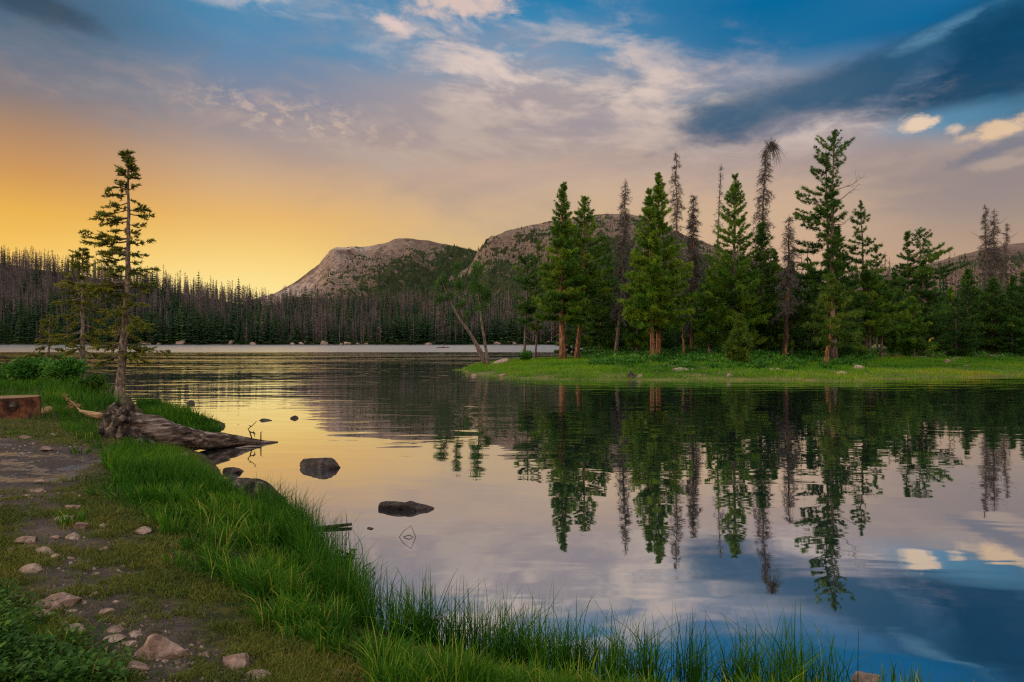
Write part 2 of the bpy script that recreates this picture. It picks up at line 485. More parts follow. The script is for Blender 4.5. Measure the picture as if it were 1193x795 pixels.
M['meadow'] = pmat('meadow_blades', [(0.020, 0.085, 0.003), (0.062, 0.190, 0.005), (0.15, 0.29, 0.008), (0.32, 0.22, 0.03)], 0.12, 0.7, 0, attr='tint', transl=0.3, mixn=0.4, spec=0.2, coords='World')
M['leaf'] = pmat('broad_leaves', [(0.008, 0.030, 0.003), (0.026, 0.084, 0.006), (0.11, 0.18, 0.016)], 3, 0.65, 0, attr='tint', transl=0.3, mixn=0.3, spec=0.2, coords='World')
M['shrub'] = pmat('shrub_leaves', [(0.009, 0.050, 0.006), (0.034, 0.135, 0.010), (0.10, 0.24, 0.018)], 0.3, 0.6, 0, attr='tint', transl=0.2, mixn=0.4, spec=0.2, coords='World')


def ground_material():
    m_ = bpy.data.materials.new('bank_soil'); m_.use_nodes = True
    t = NT(m_.node_tree); t.n.clear()
    g = t.new('ShaderNodeNewGeometry'); v = g.outputs['Position']

    def A(n):
        a = t.new('ShaderNodeAttribute'); a.attribute_name = n; return a.outputs['Fac']
    n1 = t.noise(v, 2.3, 7, 0.62); n2 = t.noise(v, 11, 6, 0.65); n3 = t.noise(v, 55, 4, 0.6)
    n0 = t.noise(v, 0.9, 4, 0.55)
    soil = t.ramp(t.m('ADD', t.m('MULTIPLY', n0, 0.35), t.m('ADD', t.m('MULTIPLY', n2, 0.35), t.m('MULTIPLY', n3, 0.30))),
                  [(0.36, (0.018, 0.013, 0.011, 1)), (0.5, (0.060, 0.044, 0.038, 1)), (0.64, (0.135, 0.102, 0.090, 1))])
    moss = t.ramp(n2, [(0.36, (0.013, 0.017, 0.005, 1)), (0.5, (0.042, 0.045, 0.010, 1)), (0.64, (0.100, 0.080, 0.020, 1))])
    mk = t.smooth(t.m('ADD', t.m('ADD', A('moss'), t.m('MULTIPLY', t.m('SUBTRACT', n1, 0.5), 1.2)), t.m('MULTIPLY', t.m('SUBTRACT', n2, 0.5), 0.9)), 0.36, 0.62)
    c = t.mix(mk, soil, moss)
    c = t.mix(t.m('MULTIPLY', A('lush'), 0.8), c, (0.014, 0.045, 0.006, 1))
    # speckle of grit and fallen bits on the bare soil
    sp = t.smooth(t.noise(v, 90, 2, 0.5), 0.66, 0.72)
    c = t.mix(t.m('MULTIPLY', sp, t.m('SUBTRACT', 0.6, t.m('MULTIPLY', mk, 0.5))), c, (0.21, 0.15, 0.12, 1))
    nw = t.noise(t.vec(*[t.m('MULTIPLY', s_, k) for s_, k in zip(t.sep(v), (1.5, 2.6, 1.0))]), 1.0, 5, 0.6)
    wet = t.m('MULTIPLY', A('wet'), t.smooth(t.m('ADD', nw, t.m('MULTIPLY', t.m('SUBTRACT', n2, 0.5), 0.55)), 0.54, 0.58))
    c = t.mix(t.m('MULTIPLY', A('wet'), 0.55), c, (0.040, 0.034, 0.034, 1))
    p = t.new('ShaderNodeBsdfPrincipled')
    t.put(p.inputs['Base Color'], c)
    t.put(p.inputs['Roughness'], t.m('SUBTRACT', 0.92, t.m('MULTIPLY', wet, 0.70)))
    t.put(p.inputs['Specular IOR Level'], t.m('ADD', 0.2, t.m('MULTIPLY', wet, 0.8)))
    b = t.new('ShaderNodeBump'); b.inputs['Distance'].default_value = 0.09
    t.put(b.inputs['Strength'], t.m('SUBTRACT', 1.0, t.m('MULTIPLY', wet, 0.9)))
    t.put(b.inputs['Height'], t.m('ADD', t.m('MULTIPLY', n2, 0.8), t.m('MULTIPLY', n3, 0.35)))
    t.l.new(b.outputs[0], p.inputs['Normal'])
    out = t.new('ShaderNodeOutputMaterial'); t.l.new(p.outputs[0], out.inputs[0])
    return m_


def water_material():
    m_ = bpy.data.materials.new('lake_water'); m_.use_nodes = True
    t = NT(m_.node_tree); t.n.clear()
    g = t.new('ShaderNodeNewGeometry'); v = g.outputs['Position']
    x, y, z = t.sep(v)
    edge = t.m('ADD', y, t.m('MULTIPLY', t.m('SUBTRACT', t.noise(t.vec(t.m('MULTIPLY', x, 0.02), t.m('MULTIPLY', y, 0.02)), 1.0, 3), 0.5), 12))
    wind = t.smooth(edge, 124, 136)                 # the wind-ruffled water farther out
    mid = t.smooth(y, 8, 30)                       # gentle swell away from the sheltered bank
    w1 = t.noise(t.vec(t.m('MULTIPLY', x, 0.55), t.m('MULTIPLY', y, 1.6)), 1.0, 2, 0.45, 0.4)
    w2 = t.noise(t.vec(t.m('MULTIPLY', x, 0.16), t.m('MULTIPLY', y, 0.45), 4.0), 1.0, 2, 0.5, 0.3)
    patch = t.smooth(t.noise(t.vec(t.m('MULTIPLY', x, 0.035), t.m('MULTIPLY', y, 0.10), 7.0), 1.0, 3, 0.5), 0.35, 0.65, 0.35, 1.25)
    amp = t.m('ADD', t.m('ADD', 0.20, t.m('MULTIPLY', mid, patch)), t.m('MULTIPLY', t.smooth(y, 26, 80, 0.0, 4.0), patch))
    h = t.m('MULTIPLY', t.m('ADD', w1, t.m('MULTIPLY', w2, 1.8)), amp)
    b = t.new('ShaderNodeBump'); b.inputs['Strength'].default_value = 1.0; b.inputs['Distance'].default_value = WAVE
    t.put(b.inputs['Height'], h)
    gl = t.new('ShaderNodeBsdfGlossy'); gl.distribution = 'GGX'
    gl.inputs['Color'].default_value = (0.93, 0.95, 0.97, 1)
    t.put(gl.inputs['Roughness'], t.m('ADD', 0.012, t.m('MULTIPLY', wind, 0.21)))
    t.l.new(b.outputs[0], gl.inputs['Normal'])
    df = t.new('ShaderNodeBsdfDiffuse'); df.inputs[0].default_value = (0.012, 0.022, 0.030, 1)
    lw = t.new('ShaderNodeLayerWeight'); lw.inputs['Blend'].default_value = 0.5
    mx = t.new('ShaderNodeMixShader')
    t.put(mx.inputs[0], t.m('ADD', 0.12, t.m('MULTIPLY', lw.outputs['Facing'], 0.88), clamp=True))
    t.l.new(df.outputs[0], mx.inputs[1]); t.l.new(gl.outputs[0], mx.inputs[2])
    out = t.new('ShaderNodeOutputMaterial'); t.l.new(mx.outputs[0], out.inputs[0])
    return m_


WAVE = 0.014


def mountain_material(name, rock, green, gthr=0.5, scl=0.006):
    m_ = bpy.data.materials.new(name); m_.use_nodes = True
    t = NT(m_.node_tree); t.n.clear()
    g = t.new('ShaderNodeNewGeometry'); v = g.outputs['Position']
    a = t.new('ShaderNodeAttribute'); a.attribute_name = 'veg'
    ns = t.noise(v, scl, 8, 0.62, 0.3); nf = t.noise(v, scl * 5, 6, 0.65); nv = t.noise(v, scl * 16, 5, 0.7)
    rk = t.ramp(t.m('ADD', t.m('MULTIPLY', ns, 0.4), t.m('ADD', t.m('MULTIPLY', nf, 0.35), t.m('MULTIPLY', nv, 0.25))), [(0.40, rock[0] + (1,)), (0.5, rock[1] + (1,)), (0.60, rock[2] + (1,))])
    gm = t.smooth(t.m('ADD', t.m('ADD', a.outputs['Fac'], t.m('MULTIPLY', t.m('SUBTRACT', ns, 0.5), 1.3)), t.m('MULTIPLY', t.m('SUBTRACT', t.m('ADD', t.m('MULTIPLY', nf, 0.6), t.m('MULTIPLY', nv, 0.4)), 0.5), 2.6)), gthr, gthr + 0.10)
    gr = t.ramp(nf, [(0.35, green[0] + (1,)), (0.65, green[1] + (1,))])
    c = t.mix(gm, rk, gr)
    p = t.new('ShaderNodeBsdfPrincipled'); t.put(p.inputs['Base Color'], c); p.inputs['Roughness'].default_value = 0.95
    p.inputs['Specular IOR Level'].default_value = 0.1
    b = t.new('ShaderNodeBump'); b.inputs['Strength'].default_value = 1.0; b.inputs['Distance'].default_value = 22
    t.put(b.inputs['Height'], t.m('ADD', nf, t.m('MULTIPLY', t.noise(v, scl * 18, 4, 0.6), 0.4)))
    t.l.new(b.outputs[0], p.inputs['Normal'])
    out = t.new('ShaderNodeOutputMaterial'); t.l.new(p.outputs[0], out.inputs[0])
    return m_


# ------------------------------------------------------------------ terrain: near bank
SHORE = [(30, -6), (9, 2.2), (4.5, 3.3)] + [wpt(*p) for p in [
    (1075, 830), (930, 818), (800, 810), (690, 800), (600, 786), (520, 768), (450, 746), (394, 706), (366, 664), (338, 627), (316, 600),
    (262, 566), (243, 541), (226, 528), (176, 521), (168, 508)]] + [
    wpt(200, 501), wpt(256, 501), wpt(259, 494), wpt(215, 487), wpt(160, 480), wpt(152, 473), wpt(133, 457), wpt(100, 448), wpt(40, 440), wpt(0, 436), wpt(-120, 430), (-140, 70), (-260, 60), (-260, -220), (260, -220), (260, -6)]


def h_near(x, y):
    x = np.asarray(x, float); y = np.asarray(y, float)
    d = poly_sd(x, y, SHORE)
    d = d + 0.22 * (fbm(x * 1.3, y * 1.3, 3, 3) - 0.5)
    up = 0.05 + 0.40 * (1 - np.exp(-np.maximum(d, 0) / 0.9)) + 0.09 * (fbm(x * 0.7, y * 0.7, 11, 3) - 0.5) * np.minimum(np.maximum(d, 0), 1)
    up += 0.035 * (fbm(x * 3.1, y * 3.1, 23, 3) - 0.5) * np.minimum(np.maximum(d, 0), 1)
    # the low hummock with bushes behind the trees
    hx, hy = wpt(45, 455, 0.6)
    up += 0.30 * np.exp(-(((x - hx) / 3.2) ** 2 + ((y - hy) / 4.0) ** 2))
    return np.where(d > 0, up, np.maximum(-0.9, 0.05 + d * 0.5))


def mask_poly(x, y, pts, soft, z=0.45):
    P = [wpt(px, py, z) for px, py in pts]
    return sstep(poly_sd(x, y, P) / soft, -0.5, 0.5)


LUSH = [(445, 800), (400, 745), (320, 700), (250, 655), (190, 605), (128, 565), (118, 540), (160, 527), (215, 530), (250, 535), (345, 585), (400, 660), (470, 735), (800, 765), (1150, 775), (1150, 830), (380, 830)]
WETP = [(-60, 512), (20, 508), (75, 515), (112, 528), (100, 545), (55, 562), (0, 570), (-60, 575)]
PATH = [(-60, 505), (110, 515), (120, 545), (70, 565), (75, 590), (130, 640), (190, 680), (250, 715), (330, 760), (340, 830), (160, 830), (130, 770), (70, 725), (20, 690), (25, 640), (5, 600), (-60, 580)]
CLOV = [(-60, 690), (30, 706), (90, 750), (135, 800), (140, 830), (-60, 830)]


def masks(x, y):
    w = 0.25 + y * 0.03
    lush = mask_poly(x, y, LUSH, 0.35 + 0.03 * y)
    path = mask_poly(x, y, PATH, 0.35 + 0.03 * y)
    wet = mask_poly(x, y, WETP, 0.9)
    clov = mask_poly(x, y, CLOV, 0.5)
    wet = sstep(wet + 1.1 * (fbm(x * 1.1, y * 1.6, 211, 4) - 0.5), 0.40, 0.66)
    return lush, path, wet, clov


def build_bank():
    # fine in front of the camera, coarse elsewhere
    gx = np.concatenate([np.linspace(-260, -45, 20), np.linspace(-44, -14, 70), np.linspace(-13.8, 6, 250), np.linspace(6.3, 30, 24), np.linspace(40, 260, 10)])
    gy = np.concatenate([np.linspace(-220, -8, 16), np.linspace(-6, 2, 18), np.linspace(2.1, 12, 200), np.linspace(12.1, 26, 110), np.linspace(26.5, 46, 50), np.linspace(48, 75, 10)])
    X, Y = np.meshgrid(gx, gy)
    Z = h_near(X, Y)
    lush, path, wet, clov = masks(X, Y)
    Z = Z - 0.03 * wet + 0.05 * wet * (fbm(X * 2.4, Y * 3.2, 201, 4) - 0.5)
    front = Y > 0.5
    moss = np.where(front, np.clip(0.80 - 0.50 * path * (1 - 0.3 * clov) - 0.5 * wet, 0, 1), 0.7)
    n, m_ = X.shape
    i = np.arange(n - 1)[:, None] * m_ + np.arange(m_ - 1)[None, :]
    q = np.stack([i, i + 1, i + m_ + 1, i + m_], -1).reshape(-1, 4)
    me = mesh('ground', np.stack([X, Y, Z], -1).reshape(-1, 3), [q], ground_material(),
              {'lush': np.maximum(lush, clov).ravel() * front.ravel(), 'moss': moss.ravel(), 'wet': (wet * front).ravel()})
    tag(link('ground', me), kind='structure')


build_bank()

# ------------------------------------------------------------------ terrain: wooded point across the water
POINT = [(-3.9, 48.5), (-2.6, 43.5), (0.5, 37.2), (3.0, 35.6), (6.5, 36.2), (10.0, 35.0), (13.6, 35.6), (17.0, 35.2), (22.0, 37.5), (26, 38.2), (31, 40.5), (60, 50), (140, 75),
         (520, 440), (260, 470), (120, 260), (60, 140), (28, 108), (9, 92), (4, 84), (-0.5, 72), (-2.8, 60)]


def h_point(x, y):
    x = np.asarray(x, float); y = np.asarray(y, float)
    d = poly_sd(x, y, POINT) + 1.8 * (fbm(x * 0.6, y * 0.6, 31, 4) - 0.5)
    up = 0.03 + 0.72 * (1 - np.exp(-np.maximum(d, 0) / 7.0)) + 0.12 * (fbm(x * 0.3, y * 0.3, 37, 3) - 0.5) * np.minimum(np.maximum(d, 0) / 3, 1)
    up += 0.9 * sstep(y, 58, 110) * sstep(x - 0.24 * y, 0, 14)
    up += 30 * sstep(y, 120, 420) * sstep(x - 0.3 * y, 0, 60)
    return np.where(d > 0, up, np.maximum(-1.2, 0.03 + d * 0.25))


def build_point():
    gx = np.concatenate([np.linspace(-12, 40, 240), np.linspace(41, 120, 60), np.linspace(125, 560, 50)])
    gy = np.concatenate([np.linspace(28, 60, 150), np.linspace(60.5, 130, 80), np.linspace(135, 520, 50)])
    X, Y = np.meshgrid(gx, gy); Z = h_point(X, Y)
    n, m_ = X.shape
    i = np.arange(n - 1)[:, None] * m_ + np.arange(m_ - 1)[None, :]
    q = np.stack([i, i + 1, i + m_ + 1, i + m_], -1).reshape(-1, 4)
    mt = pmat('meadow_soil', [(0.035, 0.045, 0.008), (0.075, 0.085, 0.014), (0.17, 0.125, 0.05)], 0.35, 0.95, 0.5, 0.05, coords='World')
    tag(link('meadow', mesh('meadow', np.stack([X, Y, Z], -1).reshape(-1, 3), [q], mt)), kind='structure')


build_point()

# ------------------------------------------------------------------ water
me = mesh('water', [(-1500, -60, 0), (1500, -60, 0), (1500, 900, 0), (-1500, 900, 0)], [np.array([[0, 1, 2, 3]])], water_material(), smooth=False)
tag(link('water', me), kind='structure')

# ------------------------------------------------------------------ far shore, hills and mountains
RU = [-900, -300, -100, 0, 100, 200, 260, 300, 400, 500, 600, 700, 800, 900, 950, 1050, 1193, 1400, 2200]
RP = [250, 268, 288, 306, 322, 340, 350, 358, 362, 362, 361, 360, 360, 358, 352, 348, 344, 330, 300]
SH0, RDG = 450.0, 640.0


def shore_y(tn):
    u = tn * F + CX
    return SH0 + 26 * (fbm(u * 0.012, u * 0 + 2.5, 5, 3) - 0.5)


def h_far(x, y):
    tn = x / y; u = tn * F + CX
    zr = (HY - np.interp(u, RU, RP)) / F * RDG + EYE
    s0 = shore_y(tn)
    t_ = np.clip((y - s0) / (RDG - s0), 0, 1)
    z = 0.3 + (zr - 0.3) * (0.35 * t_ + 0.65 * t_ ** 1.25) * np.where(t_ > 0, 1, 0)
    z = np.where(y < s0, np.maximum(-2, (y - s0) * 0.15), z)
    z = z + np.where(y > RDG, -(y - RDG) * 0.04, 0)
    return z + 1.6 * (fbm(x * 0.02, y * 0.02, 51, 3) - 0.5) * t_


def build_far():
    tn = np.linspace(-1.9, 1.9, 420)
    gy = np.concatenate([np.linspace(425, 480, 40), np.linspace(484, 660, 60), np.linspace(680, 1100, 16)])
    T, Y = np.meshgrid(tn, gy); X = T * Y; Z = h_far(X, Y)
    n, m_ = X.shape
    i = np.arange(n - 1)[:, None] * m_ + np.arange(m_ - 1)[None, :]
    q = np.stack([i, i + 1, i + m_ + 1, i + m_], -1).reshape(-1, 4)
    mt = pmat('forest_floor', [(0.014, 0.017, 0.010), (0.035, 0.034, 0.020), (0.12, 0.085, 0.055)], 0.05, 0.95, 0.4, 0.4, coords='World')
    tag(link('hills', mesh('hills', np.stack([X, Y, Z], -1).reshape(-1, 3), [q], mt)), kind='structure')


build_far()


def build_mountain(name, outline, Dr, Df, zfoot_py, seed, material, vegf, rough=22, cliff=None, trees=0, tree_u=None):
    """a ridge at distance Dr falling towards the lake at Df"""
    us = np.linspace(outline[0][0], outline[-1][0], 520)
    rp = np.interp(us, [p[0] for p in outline], [p[1] for p in outline])
    rp = rp + 1.6 * (fbm(us * 0.10, us * 0, seed, 5, 0.62) - 0.5)
    tt = np.concatenate([np.linspace(0, 1, 240), 1 + np.linspace(0.02, 0.7, 16)])

    def hh(u, t_):
        D = Df + t_ * (Dr - Df)
        zr = (HY - np.interp(u, us, rp)) / F * Dr + EYE
        zf = (HY - zfoot_py) / F * Df
        prof = np.where(t_ <= 1, 0.25 * t_ + 0.75 * np.clip(t_, 0, 1) ** 1.6, 1 - 0.9 * (t_ - 1) ** 1.3)
        x = (u - CX) / F * D
        edge = np.minimum(np.sin(np.clip(t_, 0, 1) * np.pi) ** 0.5, 1.0)
        nz = (fbm(x / 190, D / 190, seed + 1, 5, 0.55) - 0.5)
        rid = 1 - 2 * np.abs(fbm(x / 120, D / 260, seed + 9, 4) - 0.5)
        crag = np.abs(fbm(x / 38, D / 60, seed + 21, 4) - 0.5) * 2
        gul = np.abs(fbm(x / 70, D / 420, seed + 33, 3) - 0.5) * 2
        z = zf + (zr - zf) * prof + edge * (rough * 2.4 * nz + rough * 1.3 * (rid - 0.7) - rough * 0.75 * (crag - 0.25) - rough * 0.9 * (gul - 0.3))
        if cliff is not None:
            cu0, cu1, ct, ch = cliff
            cc = np.exp(-((u - 0.5 * (cu0 + cu1)) / (0.5 * (cu1 - cu0))) ** 4)
            zz = cc * ch * (sstep(t_, ct - 0.03, ct + 0.02) - sstep(t_, ct, 1.0)) * (0.7 + 0.6 * fbm(u * 0.25, t_ * 4, seed + 3, 3))
            z = z + zz
        return x, D, z
    U_, T_ = np.meshgrid(us, tt)
    X, D, Z = hh(U_, T_)
    veg = vegf(U_, T_)
    n, m_ = X.shape
    i = np.arange(n - 1)[:, None] * m_ + np.arange(m_ - 1)[None, :]
    q = np.stack([i, i + 1, i + m_ + 1, i + m_], -1).reshape(-1, 4)
    me = mesh(name, np.stack([X, D, Z], -1).reshape(-1, 3), [q], material, {'veg': veg.ravel()})
    tag(link(name, me), kind='structure')
    pts = []
    if trees:
        g = np.random.default_rng(seed)
        uu = g.uniform(us[0], us[-1], trees * 3); t2 = g.uniform(0.02, 0.97, trees * 3) ** 0.8
        x, d, z = hh(uu, t2)
        vv = vegf(uu, t2) + 1.1 * (fbm(x / 90, d / 90, seed + 5, 4) - 0.5)
        k = (vv > 0.45 + 0.18 * (g.random(len(vv)) - 0.5))
        pts = np.stack([x, d, z], -1)[k][:trees]
    return pts


def veg_left(u, t_):
    return np.clip(1.04 - 0.66 * t_ + 0.0032 * (u - 475), 0.12, 0.9)


def veg_right(u, t_):
    return np.clip(0.92 - 0.55 * t_ + 0.0003 * (u - 600), 0.12, 0.9)


ROCKC = ((0.080, 0.050, 0.037), (0.24, 0.172, 0.138), (0.54, 0.43, 0.365))
GRN = ((0.018, 0.028, 0.012), (0.048, 0.052, 0.020))
mm = mountain_material('granite_slope', ROCKC, GRN, 0.45)
mt1 = build_mountain('mountain', [(215, 400), (262, 376), (310, 348), (345, 328), (372, 308), (384, 293), (392, 289), (412, 288), (430, 288), (445, 284), (460, 280), (480, 278.5), (500, 281), (520, 285), (545, 290), (560, 294), (600, 308), (660, 330), (740, 352), (820, 380)],
                     2300, 1250, 372, 71, mm, veg_left, 40, (362, 440, 0.74, 26), 11000)
mt2 = build_mountain('mountain', [(400, 392), (440, 372), (480, 346), (520, 328), (545, 312), (558, 296), (566, 284), (572, 277), (590, 270), (612, 264), (640, 258), (672, 253), (700, 250), (730, 249), (757, 254), (780, 266), (805, 278), (835, 289), (870, 300), (905, 311), (940, 322), (980, 342), (1040, 380)],
                     1850, 1000, 374, 87, mm, veg_right, 36, (545, 625, 0.80, 34), 8000)
mm2 = mountain_material('wooded_slope', ((0.09, 0.06, 0.05), (0.17, 0.115, 0.095), (0.26, 0.19, 0.16)), ((0.020, 0.026, 0.017), (0.060, 0.050, 0.036)), 0.38)
mt3 = build_mountain('hill', [(880, 360), (960, 338), (1030, 322), (1080, 308), (1110, 300), (1140, 292), (1165, 286), (1193, 283), (1240, 278), (1350, 285), (1500, 320), (1700, 380)],
                     1500, 760, 366, 93, mm2, lambda u, t_: np.clip(1.0 - 0.85 * t_ ** 3, 0.05, 1), 8, None, 7500)


# ---- far trees: low tiered shapes
def far_live(h, seed):
    g = np.random.default_rng(seed); b = MB()
    b.tube([(0, 0, -0.6), (0, 0, h * 0.9)], [0.16, 0.03], 3, tint=0.1)
    w = h * g.uniform(0.10, 0.15)
    tiers = 11
    for k in range(tiers):
        f = k / (tiers - 1)
        z = h * (0.10 + 0.84 * f)
        r = w * (1 - f) ** 0.75 * g.uniform(0.75, 1.2) + 0.12
        n = 6
        a = np.linspace(0, 2 * np.pi, n, endpoint=False) + g.uniform(0, 6)
        D = np.stack([np.cos(a), np.sin(a), np.full(n, -0.25)], -1)
        C = np.stack([np.zeros(n), np.zeros(n), np.full(n, z + 0.05 * h)], -1)
        rr = r * g.uniform(0.45, 1.45, n)
        T = np.array([-np.sin(a), np.cos(a), np.zeros(n)]).T
        tip = C + D * rr[:, None]
        V = np.stack([C + [0, 0, h * 0.035], tip - T * rr[:, None] * 0.42, tip + T * rr[:, None] * 0.42 - [0, 0, h * 0.01]], 1).reshape(-1, 3)
        b.add(V, np.arange(len(V)).reshape(-1, 3), None, np.repeat(g.uniform(0.0, 0.7, n), 3))
    b.tris(np.array([[0, 0, h * 0.86]]), np.array([[0, 0, 1.0]]), h * 0.14, 0.16, np.array([0.5]), g)
    return b


def far_dead(h, seed, bushy=1.0):
    g = np.random.default_rng(seed); b = MB()
    lean = g.normal(0, 0.012, 2) * h
    b.tube([(0, 0, -0.6), (lean[0] * .5, lean[1] * .5, h * .5), (lean[0], lean[1], h)], [0.19, 0.14, 0.04], 3, tint=g.uniform(0.5, 1.0))
    n = int(64 * bushy)
    z = g.uniform(0.25, 0.98, n); a = g.uniform(0, 6.28, n)
    C = np.stack([lean[0] * z, lean[1] * z, z * h], -1)
    D = np.stack([np.cos(a), np.sin(a), g.uniform(-0.7, 0.35, n)], -1)
    L = h * (0.045 + 0.085 * (1 - z)) * g.uniform(0.5, 1.4, n) * (0.7 + 0.3 * bushy)
    b.tris(C, D, L, 0.08 + 0.06 * L, g.uniform(0.0, 0.7, n), g)
    return b


def soup(builders, pos, scale, rot, which, tints, name, material):
    """merge many small trees into one mesh"""
    Vs, F3, F4, Ts = [], [], [], []; off = 0
    for k, b in enumerate(builders):
        V0 = np.vstack(b.v); t0 = np.concatenate(b.t)
        f3 = np.vstack(b.f3) if b.f3 else None; f4 = np.vstack(b.f4) if b.f4 else None
        idx = np.where(which == k)[0]
        if not len(idx): continue
        c, s_ = np.cos(rot[idx]), np.sin(rot[idx])
        sc = scale[idx][:, None]
        x = (V0[None, :, 0] * c[:, None] - V0[None, :, 1] * s_[:, None]) * sc + pos[idx, 0][:, None]
        y = (V0[None, :, 0] * s_[:, None] + V0[None, :, 1] * c[:, None]) * sc + pos[idx, 1][:, None]
        z = V0[None, :, 2] * sc + pos[idx, 2][:, None]
        Vs.append(np.stack([x, y, z], -1).reshape(-1, 3))
        Ts.append(np.clip(t0[None, :] * 0.6 + tints[idx][:, None] * 0.5, 0, 1).ravel())
        o = (off + np.arange(len(idx)) * len(V0))[:, None, None]
        if f3 is not None: F3.append((f3[None] + o).reshape(-1, 3))
        if f4 is not None: F4.append((f4[None] + o).reshape(-1, 4))
        off += len(idx) * len(V0)
    fs = ([np.vstack(F3)] if F3 else []) + ([np.vstack(F4)] if F4 else [])
    return mesh(name, np.vstack(Vs), fs, material, {'tint': np.concatenate(Ts)}, smooth=False)


LB = [far_live(15.0, 100 + k) for k in range(5)]
DB = [far_dead(15.0, 200 + k) for k in range(6)]


def build_far_forest():
    g = np.random.default_rng(5)
    n = 15500
    tn = g.uniform(-0.86, 0.86, n)
    s0 = shore_y(tn)
    y = s0 + 3 + (RDG + 8 - s0) * g.random(n) ** 1.15
    x = tn * y; z = h_far(x, y); u = tn * F + CX
    f = (y - s0) / (RDG - s0)
    clump = 0.5 + 1.7 * (fbm(x / 22, y / 30, 77, 3) - 0.5)
    p_live = np.clip(0.88 - 1.0 * f, 0.14, 0.85)
    p_live = np.where(u > 330, np.clip(0.68 - 0.4 * f, 0.2, 0.75), p_live)
    p_live = np.clip(p_live + 1.1 * (clump - 0.5), 0.04, 0.95)
    live = g.random(n) < p_live
    sc = np.where(live, 0.35 + 0.95 * g.random(n) ** 1.3, g.uniform(0.6, 1.35, n)) * (0.60 + 0.85 * fbm(x / 14, y / 14, 79, 2))
    sc = np.where(f > 0.93, sc * 0.95, sc)
    tall = g.random(n) < 0.05
    sc = np.where(tall, sc * 1.3, sc)
    rot = g.uniform(0, 6.28, n)
    tint = np.where(live, g.random(n) ** 1.6, g.random(n) * 0.5 + np.where(u > 940, 0.5, 0.0))
    pos = np.stack([x, y, z], -1)
    # individuals: the nearest row along the water
    inview = np.abs(tn) < 0.78
    hidden = (u > 690) & (u < 940)
    order = np.argsort(np.where(inview & ~hidden, y - s0, 1e9))
    li = order[live[order]][:130]; di = order[~live[order]][:130]
    single = np.zeros(n, bool); single[li] = True; single[di] = True
    lm = [b.build('far_conifer', M['far_live'], False) for b in LB]
    dm = [b.build('far_dead_tree', M['far_dead'], False) for b in DB]
    for idx, ms, nm, lab, grp in ((li, lm, 'conifer', 'small dark green conifer in the front row along the far shore', 'live conifers along the far shore'),
                                  (di, dm, 'dead_tree', 'small bare grey dead tree near the water on the far shore', 'dead grey trees along the far shore')):
        proto = {}
        for k in idx:
            m_ = ms[int(g.integers(len(ms)))]
            o = bpy.data.objects.new(nm, m_)
            COL.objects.link(o)
            o.location = pos[k]; o.rotation_euler = (0, 0, rot[k]); s_ = float(sc[k]); o.scale = (s_, s_, s_)
            tag(o, lab, 'tree', grp)
    rest = ~single
    for sel, bs, nm, mt in ((rest & live, LB, 'far_conifer_forest', M['far_live']), (rest & ~live, DB, 'far_dead_forest', M['far_dead'])):
        ii = np.where(sel)[0]
        o = link(nm, soup(bs, pos[ii], sc[ii], rot[ii], g.integers(0, len(bs), len(ii)), tint[ii], nm, mt))
        if 'conifer' in nm: tag(o, 'dense dark green conifers covering the far shore and hillside', 'forest', kind='stuff')
        else: tag(o, 'mass of grey beetle-killed trees covering the far hillside', 'forest', kind='stuff')
    # dead wood on the rise behind the meadow, tinted paler and pinker
    n3 = 5200
    u3 = g.uniform(900, 1300, n3); y3 = 105 + 330 * g.random(n3) ** 0.8; x3 = (u3 - CX) / F * y3; z3 = h_point(x3, y3)
    k = z3 > 0.5; x3, y3, z3 = x3[k], y3[k], z3[k]; n3 = len(x3)
    lv = g.random(n3) < np.where(y3 < 170, 0.45, 0.12)
    for sel, bs, nm, mt, lab in ((lv, LB, 'rise_conifer_forest', M['far_live'], 'scattered living conifers on the rise behind the meadow'), (~lv, DB, 'rise_dead_forest', M['far_dead'], 'pinkish sunlit dead trees covering the rise behind the meadow')):
        ii = np.where(sel)[0]
        o = link(nm, soup(bs, np.stack([x3, y3, z3], -1)[ii], g.uniform(0.55, 1.0, len(ii)), g.uniform(0, 6, len(ii)), g.integers(0, len(bs), len(ii)), g.uniform(0.55, 1.5, len(ii)) if 'dead' in nm else g.random(len(ii)), nm, mt))
        tag(o, lab, 'forest', kind='stuff')
    # brushy edge of low green growth along the far waterline
    n2 = 700
    tn = g.uniform(-0.8, 0.8, n2); yy = shore_y(tn) + 1.5 + 5 * g.random(n2); xx = tn * yy
    b = [MB()]
    a = g.normal(size=(60, 3)); a[:, 2] = np.abs(a[:, 2])
    b[0].tris(a * [0.9, 0.9, 0.5], a, 0.9, 0.35, g.random(60), g)
    o = link('undergrowth', soup(b, np.stack([xx, yy, h_far(xx, yy) - 0.1], -1), g.uniform(0.5, 1.4, n2), g.uniform(0, 6, n2), np.zeros(n2, int), g.random(n2), 'undergrowth', M['far_live']))
    tag(o, 'low green brush fringing the far waterline', 'undergrowth', kind='stuff')
    # trees scattered over the mountains
    lo = []
    for b_ in range(3):
        gb = np.random.default_rng(300 + b_); q = MB(); h = 11
        for k in range(5):
            z = h * (0.05 + 0.16 * k); r = h * 0.17 * (1 - k / 5.5)
            a = np.linspace(0, 2 * np.pi, 5, endpoint=False) + gb.uniform(0, 6)
            V = np.vstack([[0, 0, z + h * 0.3], np.stack([np.cos(a) * r, np.sin(a) * r, np.full(5, z)], -1)])
            q.add(V, [(0, 1 + i, 1 + (i + 1) % 5) for i in range(5)], None, gb.uniform(0.2, 0.8))
        lo.append(q)
    k3 = g.random(len(mt3)) < 0.62
    dp = mt3[k3]; kk = len(dp)
